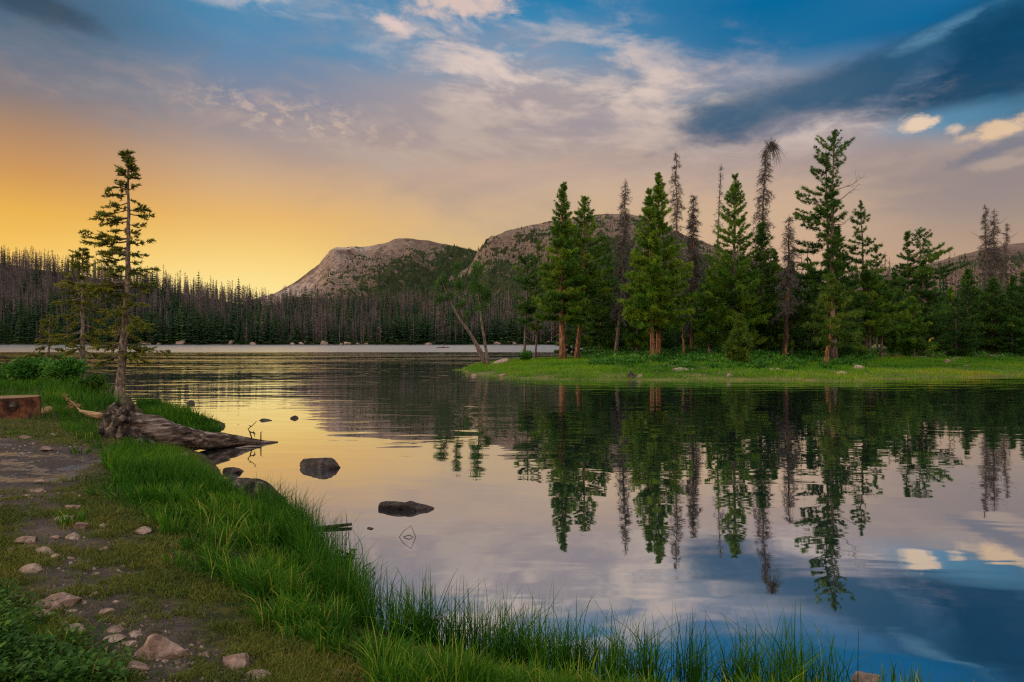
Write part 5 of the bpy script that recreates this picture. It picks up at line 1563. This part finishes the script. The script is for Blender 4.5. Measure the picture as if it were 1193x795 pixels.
# driftwood on the meadow
for (p, q_, r, lab, mt) in (((1060, 420, 57), (1078, 422, 55), .13, 'pale driftwood log, largest on the green meadow', 'wood_grey'),
                            ((1108, 424, 52), (1122, 419.5, 57), .09, 'pale driftwood pole slanting across the meadow beside the grey pink stone', 'wood_grey'),
                            ((1046, 421.5, 55), (1056, 418.5, 58), .08, 'short pale driftwood piece just left of the largest log', 'wood_grey'),
                            ((1020, 413, 60), (1047, 417, 57), .22, 'reddish fallen trunk lying behind the slim pale-trunked pine', 'bark_orange'),
                            ((1082, 416.5, 58), (1215, 418.5, 60), .16, 'long dark fallen trunk along the back edge of the meadow', 'bark')):
    A = Pt(*p); Bv = Pt(*q_)
    for v in (A, Bv): v[2] = float(h_point(v[0:1], v[1:2])[0]) + r * 0.6
    log_between('driftwood_log' if mt == 'wood_grey' else 'windfall_log', lab, A, Bv, r, r * 0.8, mt, int(p[0]), 'log')


def yellow_post():
    Y = 72.0; c = Pt(1084.5, 400, Y)
    z = float(h_point(c[0:1], c[1:2])[0]); s = Y / F
    root = empty('yellow_stump', (c[0], Y, z)); tag(root, 'small upright bright yellow stump with slanted top behind the meadow', 'stump')
    h = EYE + (HY - 395) * s - z
    K = interp_path([[0, 0, -0.1, .24], [0, 0, h * 0.5, .22], [0, 0, h, .21]], 14)
    b = MB(); V, f3, q = noisy_tube(K[:, :3] + np.linspace(0, 1, 14)[:, None] * [1e-3, 0, 0], K[:, 3], 14, 0.08, 2)
    V[:, 2] += np.where(V[:, 2] > h * 0.9, V[:, 0] * 0.7, 0)
    b.add(V, f3, q)
    m_ = pmat('yellow_wood', [(0.36, 0.22, 0.008), (0.60, 0.42, 0.015)], 4, 0.8, 0.3)
    link('body', b.build('body', m_), root)


yellow_post()


# ------------------------------------------------------------------ reeds and weeds standing in the water
def bent_reed():
    x, y = wpt(464, 626); o = np.array([x, y, 0.0])
    root = empty('bent_reed', o); tag(root, 'single bent reed whose angled stem and reflection make a diamond on the water', 'reed')
    b = MB()
    pts = [(463, 626, -0.03), (470, 619, 0), (479, 612.5, 0), (482, 620, 0), (484.5, 626, 0)]
    b.tube([Pt(a, c, y) - o + [0, 0, d] for a, c, d in pts], [0.0035] * 5, 5)
    link('stem', b.build('stem', M['moss']), root)
    l_ = MB(); l_.tube([Pt(470, 625.5, y) - o, Pt(477, 623.5, y) - o, Pt(482, 626, y) - o], [0.004, 0.005, 0.002], 4)
    link('leaf', l_.build('leaf', M['moss']), root)


bent_reed()


def water_weed():
    g = np.random.default_rng(9)
    x, y = wpt(398, 668); o = np.array([x, y, 0.0])
    root = empty('water_weed', o); tag(root, 'dark leafy weed rising from the water beside the grassy bank', 'plant')
    st = MB(); lf = MB()
    for k in range(11):
        e = Pt(g.uniform(378, 416), g.uniform(640, 662), y + g.uniform(-0.2, 0.2)) - o
        p0 = np.array([g.normal(0, 0.04), g.normal(0, 0.04), -0.05])
        q = np.linspace(0, 1, 6)[:, None]
        B = p0 + (e - p0) * q + np.array([0, 0, 0.05]) * np.sin(q * np.pi)
        st.tube(B, np.linspace(0.005, 0.002, 6), 4)
        m_ = 26
        C = B[g.integers(1, 6, m_)] + g.normal(0, 0.02, (m_, 3)); lf.tris(C, g.normal(size=(m_, 3)) + [0, 0, 0.3], 0.055, 0.013, g.random(m_) * 0.7, g)
    link('stems', st.build('stems', M['wood_root']), root); link('leaves', lf.build('leaves', M['leaf'], False), root)
    x, y = wpt(428, 668); o = np.array([x, y, 0.0])
    root = empty('bare_twigs', o); tag(root, 'zigzag of bare dark twigs poking out of the water beside the leafy weed', 'twigs')
    t = MB()
    for pts in (((420, 665), (418, 659), (421, 655)), ((424, 668), (422, 662), (428, 658), (432, 656)), ((428, 669), (427, 666), (424, 663)), ((437, 668), (433, 664), (437, 661)), ((432, 668), (431, 665))):
        t.tube([Pt(a, c, y) - o for a, c in pts], [0.005] * len(pts), 4)
    link('stem', t.build('stem', M['wood_root']), root)


water_weed()


# ------------------------------------------------------------------ grasses
def blades(x, y, z, L, w, lean, tint, rng, segs=3, tipcol=0.25):
    """one mesh of bent blades; returns V, f3, f4, tint"""
    n = len(x)
    a = rng.uniform(0, 6.283, n)
    if isinstance(lean, tuple):
        lean, a0, aspread = lean
        a = a0 + rng.normal(0, aspread, n)
    ld = np.stack([np.cos(a), np.sin(a), np.zeros(n)], -1)
    wa = rng.uniform(0, 6.283, n); wd = np.stack([np.cos(wa), np.sin(wa), np.zeros(n)], -1)
    p0 = np.stack([x, y, z], -1)
    Vs, Ts = [], []
    for k in range(segs):
        f = k / segs
        c = p0 + np.array([0, 0, 1.0]) * (L * (f - 0.35 * lean * f ** 2))[:, None] + ld * (L * lean * f ** 2)[:, None]
        hw = (w * (1 - 0.75 * f ** 1.5))[:, None] * 0.5
        Vs += [c - wd * hw, c + wd * hw]
        Ts += [np.clip(tint - 0.10 + 0.12 * f, 0, 1)] * 2
    c = p0 + np.array([0, 0, 1.0]) * (L * (1 - 0.35 * lean))[:, None] + ld * (L * lean)[:, None]
    Vs.append(c); Ts.append(np.clip(tint + tipcol * rng.random(n), 0, 1))
    V = np.stack(Vs, 1); T = np.stack(Ts, 1); k = V.shape[1]
    base = (np.arange(n) * k)[:, None]
    f4 = np.concatenate([base + np.array([2 * s, 2 * s + 1, 2 * s + 3, 2 * s + 2]) for s in range(segs - 1)], 0) if segs > 1 else np.zeros((0, 4), int)
    f3 = base + np.array([2 * segs - 2, 2 * segs - 1, 2 * segs])
    return V.reshape(-1, 3), f3, f4, T.ravel()


def scatter(n, rng, u0, u1, y0, y1, pw=1.0):
    """points on the bank, denser close by (n spread in angle and 1/distance)"""
    u = rng.uniform(u0, u1, n)
    inv = rng.uniform(1 / y1 ** pw, 1 / y0 ** pw, n)
    Y = (1 / inv) ** (1 / pw)
    return (u - CX) / F * Y, Y


def build_grass():
    g = np.random.default_rng(21)
    # --- long green grass
    tx, ty = scatter(5200, g, -80, 1200, 3.1, 24, 0.9)           # tuft centres
    lush, path, wet, clov = masks(tx, ty); d = poly_sd(tx, ty, SHORE)
    k = g.random(len(tx)) < (sstep(lush + 1.7 * (fbm(tx * 0.9, ty * 0.9, 65, 3) - 0.5), 0.30, 0.80) * 0.95 + 0.05 * (1 - path) * (1 - wet) + 0.9 * clov) * sstep(d, -0.10, 0.03) * (0.2 + 0.8 * sstep(fbm(tx * 1.7, ty * 1.7, 61, 3), 0.36, 0.54))
    tx, ty, tl = tx[k], ty[k], lush[k]
    nb = g.integers(14, 60, len(tx)); i = np.repeat(np.arange(len(tx)), nb)
    rad = (0.035 + 0.010 * ty)[i] * g.uniform(0.3, 1.0, len(i)) ** 0.5
    a_ = g.uniform(0, 6.283, len(i))
    hx_ = 0.85 * g.uniform(0.30, 1.25, len(tx)) * (0.55 + 0.9 * fbm(tx * 0.9, ty * 0.9, 63, 2))
    lean0 = np.abs(g.normal(0.45, 0.2, len(tx)))
    tt0 = np.clip(0.32 + 0.95 * (fbm(tx * 1.1, ty * 1.1, 67, 3) - 0.5) + g.normal(0, 0.13, len(tx)), 0, 0.75)
    bx = tx[i] + np.cos(a_) * rad; by = ty[i] + np.sin(a_) * rad
    L1 = 0.27 * hx_[i] * g.uniform(0.55, 1.25, len(i)) * np.maximum(0.45 + 0.55 * tl[i], 0.45)
    V1, a3, a4, T1 = blades(bx, by, np.maximum(h_near(bx, by), -0.12) - 0.01, L1, 0.0060 + 0.0008 * by * g.uniform(0.6, 1.3, len(i)), (np.clip(lean0[i] + g.normal(0, 0.18, len(i)), 0.03, 1.15), a_, 0.5),
                            np.where(g.random(len(i)) < 0.11, g.uniform(0.85, 1, len(i)), np.clip(tt0[i] + g.normal(0, 0.09, len(i)), 0, 0.8)), g, 4)
    x, y = scatter(120000, g, -80, 1200, 3.1, 24, 0.9)
    lush, path, wet, clov = masks(x, y)
    d = poly_sd(x, y, SHORE)
    cl = fbm(x * 2.2, y * 2.2, 61, 3)
    p = (sstep(lush + 1.7 * (fbm(x * 0.9, y * 0.9, 65, 3) - 0.5), 0.3, 0.8) + 0.6 * clov) * sstep(cl, 0.30, 0.50) * sstep(d, -0.12, 0.03)
    k = g.random(len(x)) < p
    x, y, d, cl, lu = x[k], y[k], d[k], cl[k], lush[k]
    z = np.maximum(h_near(x, y), -0.12) - 0.01
    L = (0.06 + 0.10 * lu * sstep(cl, 0.3, 0.62)) * g.uniform(0.6, 1.4, len(x)) * (1 + 0.012 * y)
    tint = np.clip(0.30 + 0.9 * (fbm(x * 1.1, y * 1.1, 67, 3) - 0.5) + g.normal(0, 0.16, len(x)), 0, 0.80)
    tint = np.where(g.random(len(x)) < 0.08, 0.95, tint)
    V, f3, f4, T = blades(x, y, z, L, 0.0045 + 0.0007 * y * g.uniform(0.6, 1.3, len(x)), np.clip(g.normal(0.6, 0.3, len(x)), 0.05, 1.1), tint, g, 3)
    f3 = np.vstack([f3, a3 + len(V)]); f4 = np.vstack([f4, a4 + len(V)]); V = np.vstack([V, V1]); T = np.concatenate([T, T1])
    o = link('grass', mesh('grass', V, [f3, f4], M['grass'], {'tint': T}, True))
    tag(o, 'long lush green grass on the lake bank', 'grass', kind='stuff')

    # --- sparse short turf over the path and its sides
    x, y = scatter(330000, g, -60, 760, 3.2, 18, 0.9)
    lush, path, wet, clov = masks(x, y); d = poly_sd(x, y, SHORE)
    cl = 0.6 * fbm(x * 1.6, y * 1.6, 71, 3) + 0.4 * fbm(x * 6, y * 6, 73, 2)
    p = (0.05 + 0.95 * sstep(cl + 0.22 * (1 - path), 0.50, 0.66)) * (1 - wet) * (1 - 0.7 * lush) * sstep(d, 0.0, 0.15)
    k = g.random(len(x)) < p
    x, y, cl = x[k], y[k], cl[k]
    L = g.uniform(0.014, 0.055, len(x)) * (0.8 + 0.5 * fbm(x * 1.2, y * 1.2, 79, 2)) * (1 + 0.03 * y)
    tint = np.clip(0.36 + 0.5 * (fbm(x * 1.1, y * 1.1, 83, 3) - 0.5) + g.normal(0, 0.17, len(x)), 0, 0.95)
    V, f3, f4, T = blades(x, y, h_near(x, y) - 0.005, L, 0.0026 + 0.0007 * y, np.clip(g.normal(0.7, 0.35, len(x)), 0.05, 1.3), tint, g, 2)
    o = link('turf', mesh('turf', V, [f3, f4], M['moss'], {'tint': T}, True))
    tag(o, 'short olive turf sprouting through the trodden soil', 'turf', kind='stuff')

    # --- grit and pebbles on the bare soil
    x, y = scatter(5200, g, -60, 420, 3.1, 13, 0.9)
    lush, path, wet, clov = masks(x, y)
    k = g.random(len(x)) < path * (1 - lush) * sstep(fbm(x * 1.4, y * 1.4, 121, 3), 0.40, 0.60); x, y = x[k], y[k]
    base = np.array([[1, 0, 0], [0.4, 0.9, 0], [-0.6, 0.7, 0], [-1, -0.1, 0], [-0.3, -0.8, 0], [0.6, -0.7, 0], [0.2, 0.1, 0.75], [-0.3, 0.0, 0.65]], float)
    tri = np.array([[0, 1, 6], [1, 2, 6], [2, 7, 6], [2, 3, 7], [3, 4, 7], [4, 6, 7], [4, 5, 6], [5, 0, 6]])
    b = MB()
    for xx, yy, zz, r_, tt in zip(x, y, h_near(x, y), 0.005 + 0.012 * g.random(len(x)) ** 3 + 0.0006 * y, g.random(len(x))):
        a = g.uniform(0, 6.28); c, s2 = math.cos(a), math.sin(a)
        W = base * r_ * g.uniform(0.7, 1.3, (8, 3)); W = np.stack([W[:, 0] * c - W[:, 1] * s2, W[:, 0] * s2 + W[:, 1] * c, W[:, 2]], -1)
        b.add(W + [xx, yy, zz - 0.002], tri, None, tt)
    m_ = pmat('grit', [(0.05, 0.035, 0.028), (0.17, 0.115, 0.09), (0.36, 0.26, 0.21)], 3, 0.9, 0, attr='tint', mixn=0.2)
    tag(link('gravel', b.build('gravel', m_, False)), 'grit and small pebbles on the trodden soil', 'gravel', kind='stuff')

    # --- tall sedges along the waterline
    xs, ys, Ls, le, tn = [], [], [], [], []
    edge = np.array([wpt(*p) for p in [(1075, 803), (1040, 800), (930, 796), (860, 794), (800, 792), (740, 788), (690, 784), (640, 780), (600, 776), (560, 770), (520, 762), (480, 752), (450, 745), (420, 726), (392, 706), (378, 685), (366, 664), (352, 643), (338, 626), (326, 611), (315, 600)]])
    seg = np.linalg.norm(np.diff(edge, axis=0), axis=1); cum = np.concatenate([[0], np.cumsum(seg)])
    nc = 150
    for c in range(nc):
        t_ = g.uniform(0, cum[-1])
        if t_ < 1.15 and not (0.02 < t_ < 0.16 or t_ > 0.55): continue
        ex = np.interp(t_, cum, edge[:, 0]) + g.normal(0, 0.07); ey = np.interp(t_, cum, edge[:, 1]) + g.normal(-0.06, 0.11)
        m_ = int(g.integers(16, 60))
        xs.append(ex + g.normal(0, 0.045, m_)); ys.append(ey + g.normal(0, 0.045, m_))
        ll = g.uniform(0.26, 0.54) * g.uniform(0.55, 1.15, m_)
        Ls.append(ll); le.append(np.clip(g.normal(0.35, 0.28, m_), 0.02, 1.1)); tn.append(np.clip(g.normal(0.28, 0.14, m_), 0, 0.6) + (g.random(m_) < 0.06) * 0.5)
    # a thin fringe out into the water
    m_ = 520
    t_ = g.uniform(1.2, cum[-1], m_)
    xs.append(np.interp(t_, cum, edge[:, 0]) + np.abs(g.normal(0, 0.13, m_))); ys.append(np.interp(t_, cum, edge[:, 1]) + g.normal(0.14, 0.16, m_))
    Ls.append(g.uniform(0.15, 0.5, m_)); le.append(np.clip(g.normal(0.25, 0.2, m_), 0.02, 0.9)); tn.append(np.clip(g.normal(0.3, 0.15, m_), 0, 0.9))
    # a few long arching stems
    for (px, cnt) in ((640, 14), (720, 10), (600, 8), (480, 10), (520, 8), (400, 8)):
        ex, ey = wpt(px, 782 if px > 560 else 755 if px > 450 else 715)
        xs.append(ex + g.normal(0, 0.05, cnt)); ys.append(ey + g.normal(0, 0.05, cnt)); Ls.append(g.uniform(0.45, 0.66, cnt)); le.append(g.uniform(0.3, 0.95, cnt)); tn.append(g.uniform(0.2, 0.6, cnt))
    for (px, py, cnt, hh) in ((372, 632, 26, 0.34), (383, 640, 30, 0.40), (396, 648, 16, 0.40), (409, 643, 12, 0.46), (360, 618, 26, 0.32), (349, 610, 20, 0.30), (413, 690, 26, 0.36), (436, 716, 34, 0.40), (430, 700, 10, 0.44), (925, 794, 46, 0.30), (945, 792, 40, 0.34), (905, 797, 30, 0.30), (965, 794, 20, 0.24), (1050, 797, 26, 0.20), (1066, 796, 22, 0.18), (880, 800, 30, 0.36), (640, 776, 16, 0.52), (655, 778, 16, 0.54)):
        ex, ey = wpt(px, py)
        xs.append(ex + g.normal(0, 0.06, cnt)); ys.append(ey + g.normal(0, 0.08, cnt)); Ls.append(hh * g.uniform(0.6, 1.25, cnt)); le.append(np.clip(g.normal(0.25, 0.2, cnt), 0.02, 0.9)); tn.append(np.clip(g.normal(0.42, 0.2, cnt), 0, 0.95))
    x = np.concatenate(xs); y = np.concatenate(ys); L = np.concatenate(Ls); lean = np.concatenate(le); tint = np.concatenate(tn)
    z = np.maximum(h_near(x, y), -0.06) - 0.01
    V, f3, f4, T = blades(x, y, z, L, g.uniform(0.004, 0.0085, len(x)), lean, tint, g, 6, 0.12)
    o = link('sedge', mesh('sedge', V, [f3, f4], M['grass'], {'tint': T}, True))
    tag(o, 'tall arching sedges fringing the near waterline', 'sedge', kind='stuff')

    # --- reeds of the bank near the broken stump and the grass spit
    xs, ys, Ls = [], [], []
    for (pts, cnt, lo, hi, zz) in (([(160, 483), (215, 490), (258, 497), (256, 499), (200, 500), (170, 496)], 5200, 0.14, 0.36, 0.1), ([(255, 575), (330, 598), (352, 622), (330, 630), (280, 610), (240, 590)], 3200, 0.12, 0.34, 0.2),
                                   ([(118, 545), (150, 526), (195, 530), (225, 538), (245, 548), (260, 570), (215, 600), (150, 590)], 9000, 0.14, 0.32, 0.3), ([(-90, 440), (70, 446), (80, 470), (40, 474), (36, 463), (-90, 464)], 6500, 0.14, 0.36, 0.7), ([(80, 450), (130, 458), (140, 474), (108, 484), (60, 476), (20, 450)], 7000, 0.16, 0.42, 0.4), ([(66, 478), (112, 484), (118, 512), (120, 530), (96, 512), (70, 496)], 2600, 0.06, 0.20, 0.42)):
        Pp = np.array([wpt(a, b, zz) for a, b in pts]); lo_, hi_ = Pp.min(0), Pp.max(0)
        q = g.uniform(lo_, hi_, (cnt * 3, 2)); k = poly_sd(q[:, 0], q[:, 1], Pp) > 0
        q = q[k][:cnt]; xs.append(q[:, 0]); ys.append(q[:, 1]); Ls.append(g.uniform(lo, hi, len(q)))
    x = np.concatenate(xs); y = np.concatenate(ys); L = np.concatenate(Ls) * (0.6 + 0.8 * fbm(x * 1.5, y * 1.5, 91, 2))
    tint = np.clip(0.36 + 0.5 * (fbm(x, y, 97, 2) - 0.5) + g.normal(0, 0.14, len(x)), 0, 0.85)
    V, f3, f4, T = blades(x, y, np.maximum(h_near(x, y), -0.05) - 0.01, L, 0.005 + 0.0007 * y, np.clip(g.normal(0.35, 0.2, len(x)), 0.03, 0.9), tint, g, 3)
    o = link('bank_grass', mesh('bank_grass', V, [f3, f4], M['grass'], {'tint': T}, True))
    tag(o, 'thick grass tufts round the fallen log and the low grass spit', 'grass', kind='stuff')

    # --- leafy low plants in the corner
    x, y = scatter(3600, g, -90, 150, 3.1, 5.6, 1.0)
    lush, path, wet, clov = masks(x, y)
    k = g.random(len(x)) < clov * sstep(fbm(x * 3, y * 3, 101, 2), 0.2, 0.4); x, y = x[k], y[k]
    b = MB(); n = len(x); m_ = 5
    X = np.repeat(x, m_) + g.normal(0, 0.015, n * m_); Y = np.repeat(y, m_) + g.normal(0, 0.015, n * m_)
    Z = h_near(X, Y) + g.uniform(0.01, 0.09, n * m_)
    a = g.uniform(0, 6.28, n * m_); D = np.stack([np.cos(a), np.sin(a), g.uniform(-0.1, 0.9, n * m_)], -1); D /= np.linalg.norm(D, axis=1, keepdims=True)
    W = np.stack([-np.sin(a), np.cos(a), g.normal(0, 0.25, n * m_)], -1)
    C = np.stack([X, Y, Z], -1); L = g.uniform(0.012, 0.048, n * m_)[:, None]
    V = np.stack([C, C + D * L * 0.5 - W * L * 0.28, C + D * L - [0, 0, 0.004], C + D * L * 0.5 + W * L * 0.28], 1).reshape(-1, 3)
    b.add(V, None, np.arange(len(V)).reshape(-1, 4), np.repeat(np.clip(g.normal(0.45, 0.22, n * m_), 0, 1), 4))
    o = link('ground_cover', b.build('ground_cover', M['leaf'], False)); tag(o, 'low leafy green plants beside the stony path', 'ground cover', kind='stuff')

    # --- meadow on the wooded point
    n = 120000
    u = g.uniform(525, 1240, n); Y = g.uniform(34, 66, n) ** 1.0; x = (u - CX) / F * Y
    d = poly_sd(x, Y, POINT) + 1.8 * (fbm(x * 0.6, Y * 0.6, 31, 4) - 0.5)
    k = (d > -0.15) & (g.random(n) < sstep(26 - d, 0, 10) * sstep(fbm(x * 0.6, Y * 0.6, 111, 3), 0.2, 0.36)); x, Y, d = x[k], Y[k], d[k]
    L = g.uniform(0.10, 0.30, len(x)) * (0.25 + 1.4 * fbm(x * 0.7, Y * 0.9, 113, 3)) * (0.55 + 0.45 * sstep(d, 0, 0.8))
    tint = np.clip(0.38 + 1.3 * (fbm(x * 0.22, Y * 0.35, 115, 3) - 0.5) + g.normal(0, 0.12, len(x)) + 0.5 * (d < 0.25) * (g.random(len(x)) < 0.5), 0, 1)
    V, f3, f4, T = blades(x, Y, h_point(x, Y) - 0.02, L, np.full(len(x), 0.035), np.clip(g.normal(0.35, 0.2, len(x)), 0.02, 0.9), tint, g, 2)
    o = link('meadow_grass', mesh('meadow_grass', V, [f3, f4], M['meadow'], {'tint': T}, True)); tag(o, 'bright green grass covering the wooded point', 'grass', kind='stuff')

    # --- low willow scrub under the tall trees
    b = MB()
    for k in range(330):
        u = g.uniform(690, 1010); Y = 40.5 + 21 * g.random() ** 0.8; x = (u - CX) / F * Y
        r = g.uniform(0.4, 1.15) * (0.62 + 0.9 * max(-0.2, (Y - 44) / 16)); m_ = int(190 * r)
        v = g.normal(size=(m_, 3)); v /= np.linalg.norm(v, axis=1, keepdims=True); v *= g.random((m_, 1)) ** 0.35; v[:, 2] = np.abs(v[:, 2])
        z = float(h_point(np.array([x]), np.array([Y]))[0])
        C = np.array([x, Y, z]) + v * [r, r, r * 0.62]
        b.tris(C, v + g.normal(0, 0.7, v.shape), g.uniform(0.12, 0.24, m_), 0.06, np.clip(g.normal(0.45, 0.2) + g.normal(0, 0.12, m_), 0, 1), g)
    for k in range(60):
        u = g.uniform(1010, 1200); Y = g.uniform(56, 78); x = (u - CX) / F * Y
        r = g.uniform(0.4, 0.9); m_ = int(150 * r)
        v = g.normal(size=(m_, 3)); v /= np.linalg.norm(v, axis=1, keepdims=True); v[:, 2] = np.abs(v[:, 2])
        z = float(h_point(np.array([x]), np.array([Y]))[0])
        b.tris(np.array([x, Y, z]) + v * [r, r, r * 0.6], v + g.normal(0, 0.7, v.shape), g.uniform(0.12, 0.24, m_), 0.06, np.clip(g.normal(0.5, 0.2) + g.normal(0, 0.12, m_), 0, 1), g)
    o = link('shrubbery', b.build('shrubbery', M['shrub'], False)); tag(o, 'low green scrub spread under the tall trees of the point', 'shrubbery', kind='stuff')


build_grass()


def bush(label, px, py, w, h, Y, hf, seed, mat='shrub', leaf=0.05, n=2200, name='bush'):
    g = np.random.default_rng(seed); s = Y / F
    x = (px - CX) / F * Y; z = float(hf(np.array([x]), np.array([Y]))[0])
    root = empty(name, (x, Y, z)); tag(root, label, 'bush')
    st = MB(); lf = MB(); rx, rz = w * s / 2, h * s
    for k in range(26):
        a = g.uniform(0, 6.28); f = g.random() ** 0.5
        e = np.array([math.cos(a) * rx * f, math.sin(a) * rx * f * 0.8, rz * (0.55 + 0.45 * math.sqrt(max(0, 1 - f * f))) * g.uniform(0.7, 1.05)])
        q = np.linspace(0, 1, 6)[:, None]; B = e * q + np.array([0, 0, 0.12 * rz]) * np.sin(q * np.pi)
        st.tube(B, np.linspace(0.010, 0.003, 6), 3, cap=False)
        m_ = n // 26
        i = g.integers(2, 6, m_); C = B[i] + g.normal(0, 0.14, (m_, 3)) * [rx, rx, rz * 0.8]
        lf.tris(C, g.normal(size=(m_, 3)) + [0, 0, 0.5], leaf * g.uniform(0.7, 1.4, m_), leaf * 0.28, np.clip(g.normal(0.45, 0.2) + g.normal(0, 0.13, m_), 0, 1), g)
    link('stems', st.build('stems', M['wood_root']), root); link('leaves', lf.build('leaves', M[mat], False), root)


bush('low round bush beside the slim dark pine at the water', 613, 420, 16, 13, 54, h_point, 1, leaf=0.16, n=1100)
bush('broad leafy bush in front of the smallest spruce', 40, 462, 62, 30, 21.0, h_near, 2, leaf=0.10, n=3200)
bush('leafy bush at the foot of the middle-sized spruce', 78, 460, 46, 30, 20.5, h_near, 3, leaf=0.10, n=2600)
bush('small bush at the border of the picture behind the sawn stump', 8, 455, 38, 22, 22.0, h_near, 4, leaf=0.10, n=1800)
bush('bright low bush between the trunk of the tall spruce and the leafy bush', 110, 466, 36, 20, 19.0, h_near, 5, 'leaf', leaf=0.09, n=1700)


# ------------------------------------------------------------------ flat discs added for dark and gold ripple flecks
def ripple_discs():
    g = np.random.default_rng(17); b = MB()
    for k in range(420):
        py = 411.5 + 26 * g.random() ** 2.2; px = g.uniform(-20, 560)
        x, y = wpt(px, py); r = g.uniform(0.10, 0.24)
        a = np.linspace(0.2, 6.0, 9)
        V = np.vstack([[x, y, 0.012], np.stack([x + np.cos(a) * r, y + np.sin(a) * r, np.full(9, 0.012 + 0.01 * g.random())], -1)])
        b.add(V, [(0, 1 + i, 2 + i) for i in range(8)], None, g.random())
    m_ = pmat('ripple_fleck', [(0.04, 0.05, 0.008), (0.16, 0.13, 0.02)], 3, 0.4, 0, attr='tint')
    tag(link('ripple_flecks', b.build('ripple_flecks', m_, False)), 'tiny flat discs added as ripple flecks on the middle of the lake', 'lily pads', kind='stuff')


ripple_discs()


# ------------------------------------------------------------------ kayak and paddler far out
def kayak():
    x, y = wpt(516, 405.6); o = np.array([x, y, 0.0])
    root = empty('kayak', o, R(8)); tag(root, 'tiny dark kayak far out on the pale ruffled water', 'kayak')
    n, m_ = 17, 12; V = []
    for i in range(n):
        t_ = -1 + 2 * i / (n - 1); w = 0.36 * (1 - abs(t_) ** 2.4) + 0.012; rise = 0.16 * abs(t_) ** 3
        for j in range(m_):
            a = 2 * math.pi * j / m_
            V.append((t_ * 2.1, w * math.cos(a), 0.10 + rise + 0.17 * math.sin(a) * (1 - 0.5 * abs(t_) ** 3)))
    i = np.arange(n - 1)[:, None] * m_; j = np.arange(m_)[None, :]; j2 = (j + 1) % m_
    q = np.stack([i + j, i + j2, i + m_ + j2, i + m_ + j], -1).reshape(-1, 4)
    b = MB(); b.add(V, None, q)
    hull = link('hull', b.build('hull', pmat('dark_hull', [(0.035, 0.02, 0.04), (0.07, 0.035, 0.06)], 2, 0.4, 0)), root)
    c = MB(); a = np.linspace(0, 2 * np.pi, 17)
    c.tube(np.stack([0.1 + 0.42 * np.cos(a), 0.24 * np.sin(a), np.full(17, 0.28)], -1), 0.03, 6, cap=False)
    link('cockpit_rim', c.build('cockpit_rim', M['wood_root']), hull)
    pd = MB()
    pd.tube([(0.35, -1.0, 0.55), (0.35, 1.0, 0.75)], 0.016, 6)
    po = pd.build('paddle', M['wood_root'])
    pad = link('paddle', po, loc=(x, y, 0.0)); pad.rotation_euler = (0, 0, R(8)); tag(pad, 'thin dark paddle held across the tiny kayak', 'paddle')
    for sgn in (-1, 1):
        bl = MB(); bl.tube([(0.35, sgn * 0.98, 0.65 + 0.1 * sgn), (0.35, sgn * 1.12, 0.65 + 0.11 * sgn), (0.35, sgn * 1.32, 0.65 + 0.13 * sgn)], [0.02, 0.075, 0.05], 8)
        link('paddle_blade', bl.build('paddle_blade', M['wood_root']), pad)
    # the paddler: one skinned body, seated, legs forward
    J = [(0, 0, 0.22), (-0.02, 0, 0.42), (-0.02, 0, 0.62), (0, 0, 0.74), (0.01, 0, 0.83), (0.02, 0, 0.95),
         (0.02, 0.19, 0.66), (0.16, 0.27, 0.46), (0.35, 0.24, 0.63), (0.02, -0.19, 0.66), (0.16, -0.27, 0.46), (0.35, -0.24, 0.61),
         (0.35, 0.11, 0.34), (0.75, 0.12, 0.22), (0.35, -0.11, 0.34), (0.75, -0.12, 0.22)]
    E = [(0, 1), (1, 2), (2, 3), (3, 4), (4, 5), (2, 6), (6, 7), (7, 8), (2, 9), (9, 10), (10, 11), (0, 12), (12, 13), (0, 14), (14, 15)]
    rad = [0.15, 0.14, 0.15, 0.055, 0.085, 0.075, 0.065, 0.05, 0.04, 0.065, 0.05, 0.04, 0.085, 0.06, 0.085, 0.06]
    me = bpy.data.meshes.new('person'); me.from_pydata(J, E, [])
    ob = link('person', me, loc=(x, y, 0.0)); ob.rotation_euler = (0, 0, R(8))
    tag(ob, 'small seated paddler in red with a pale blue cap in the kayak', 'person')
    md = ob.modifiers.new('skin', 'SKIN')
    for k, sv in enumerate(me.skin_vertices[0].data): sv.radius = (rad[k], rad[k]); sv.use_root = (k == 0)
    ob.modifiers.new('sub', 'SUBSURF').levels = 1
    me.materials.append(pmat('red_clothes', [(0.30, 0.03, 0.03), (0.45, 0.06, 0.05)], 3, 0.8, 0))
    cp = MB(); a = np.linspace(0, math.pi / 2, 5)
    for k in range(4):
        pass
    cp.tube([(0.02, 0, 0.93), (0.02, 0, 0.98), (0.02, 0, 1.03), (0.02, 0, 1.06)], [0.10, 0.11, 0.08, 0.02], 10)
    cp.tube([(0.10, 0, 0.955), (0.17, 0, 0.95)], [0.06, 0.03], 6)
    link('cap', cp.build('cap', pmat('pale_cap', [(0.45, 0.55, 0.68), (0.6, 0.68, 0.78)], 3, 0.8, 0)), ob)


kayak()
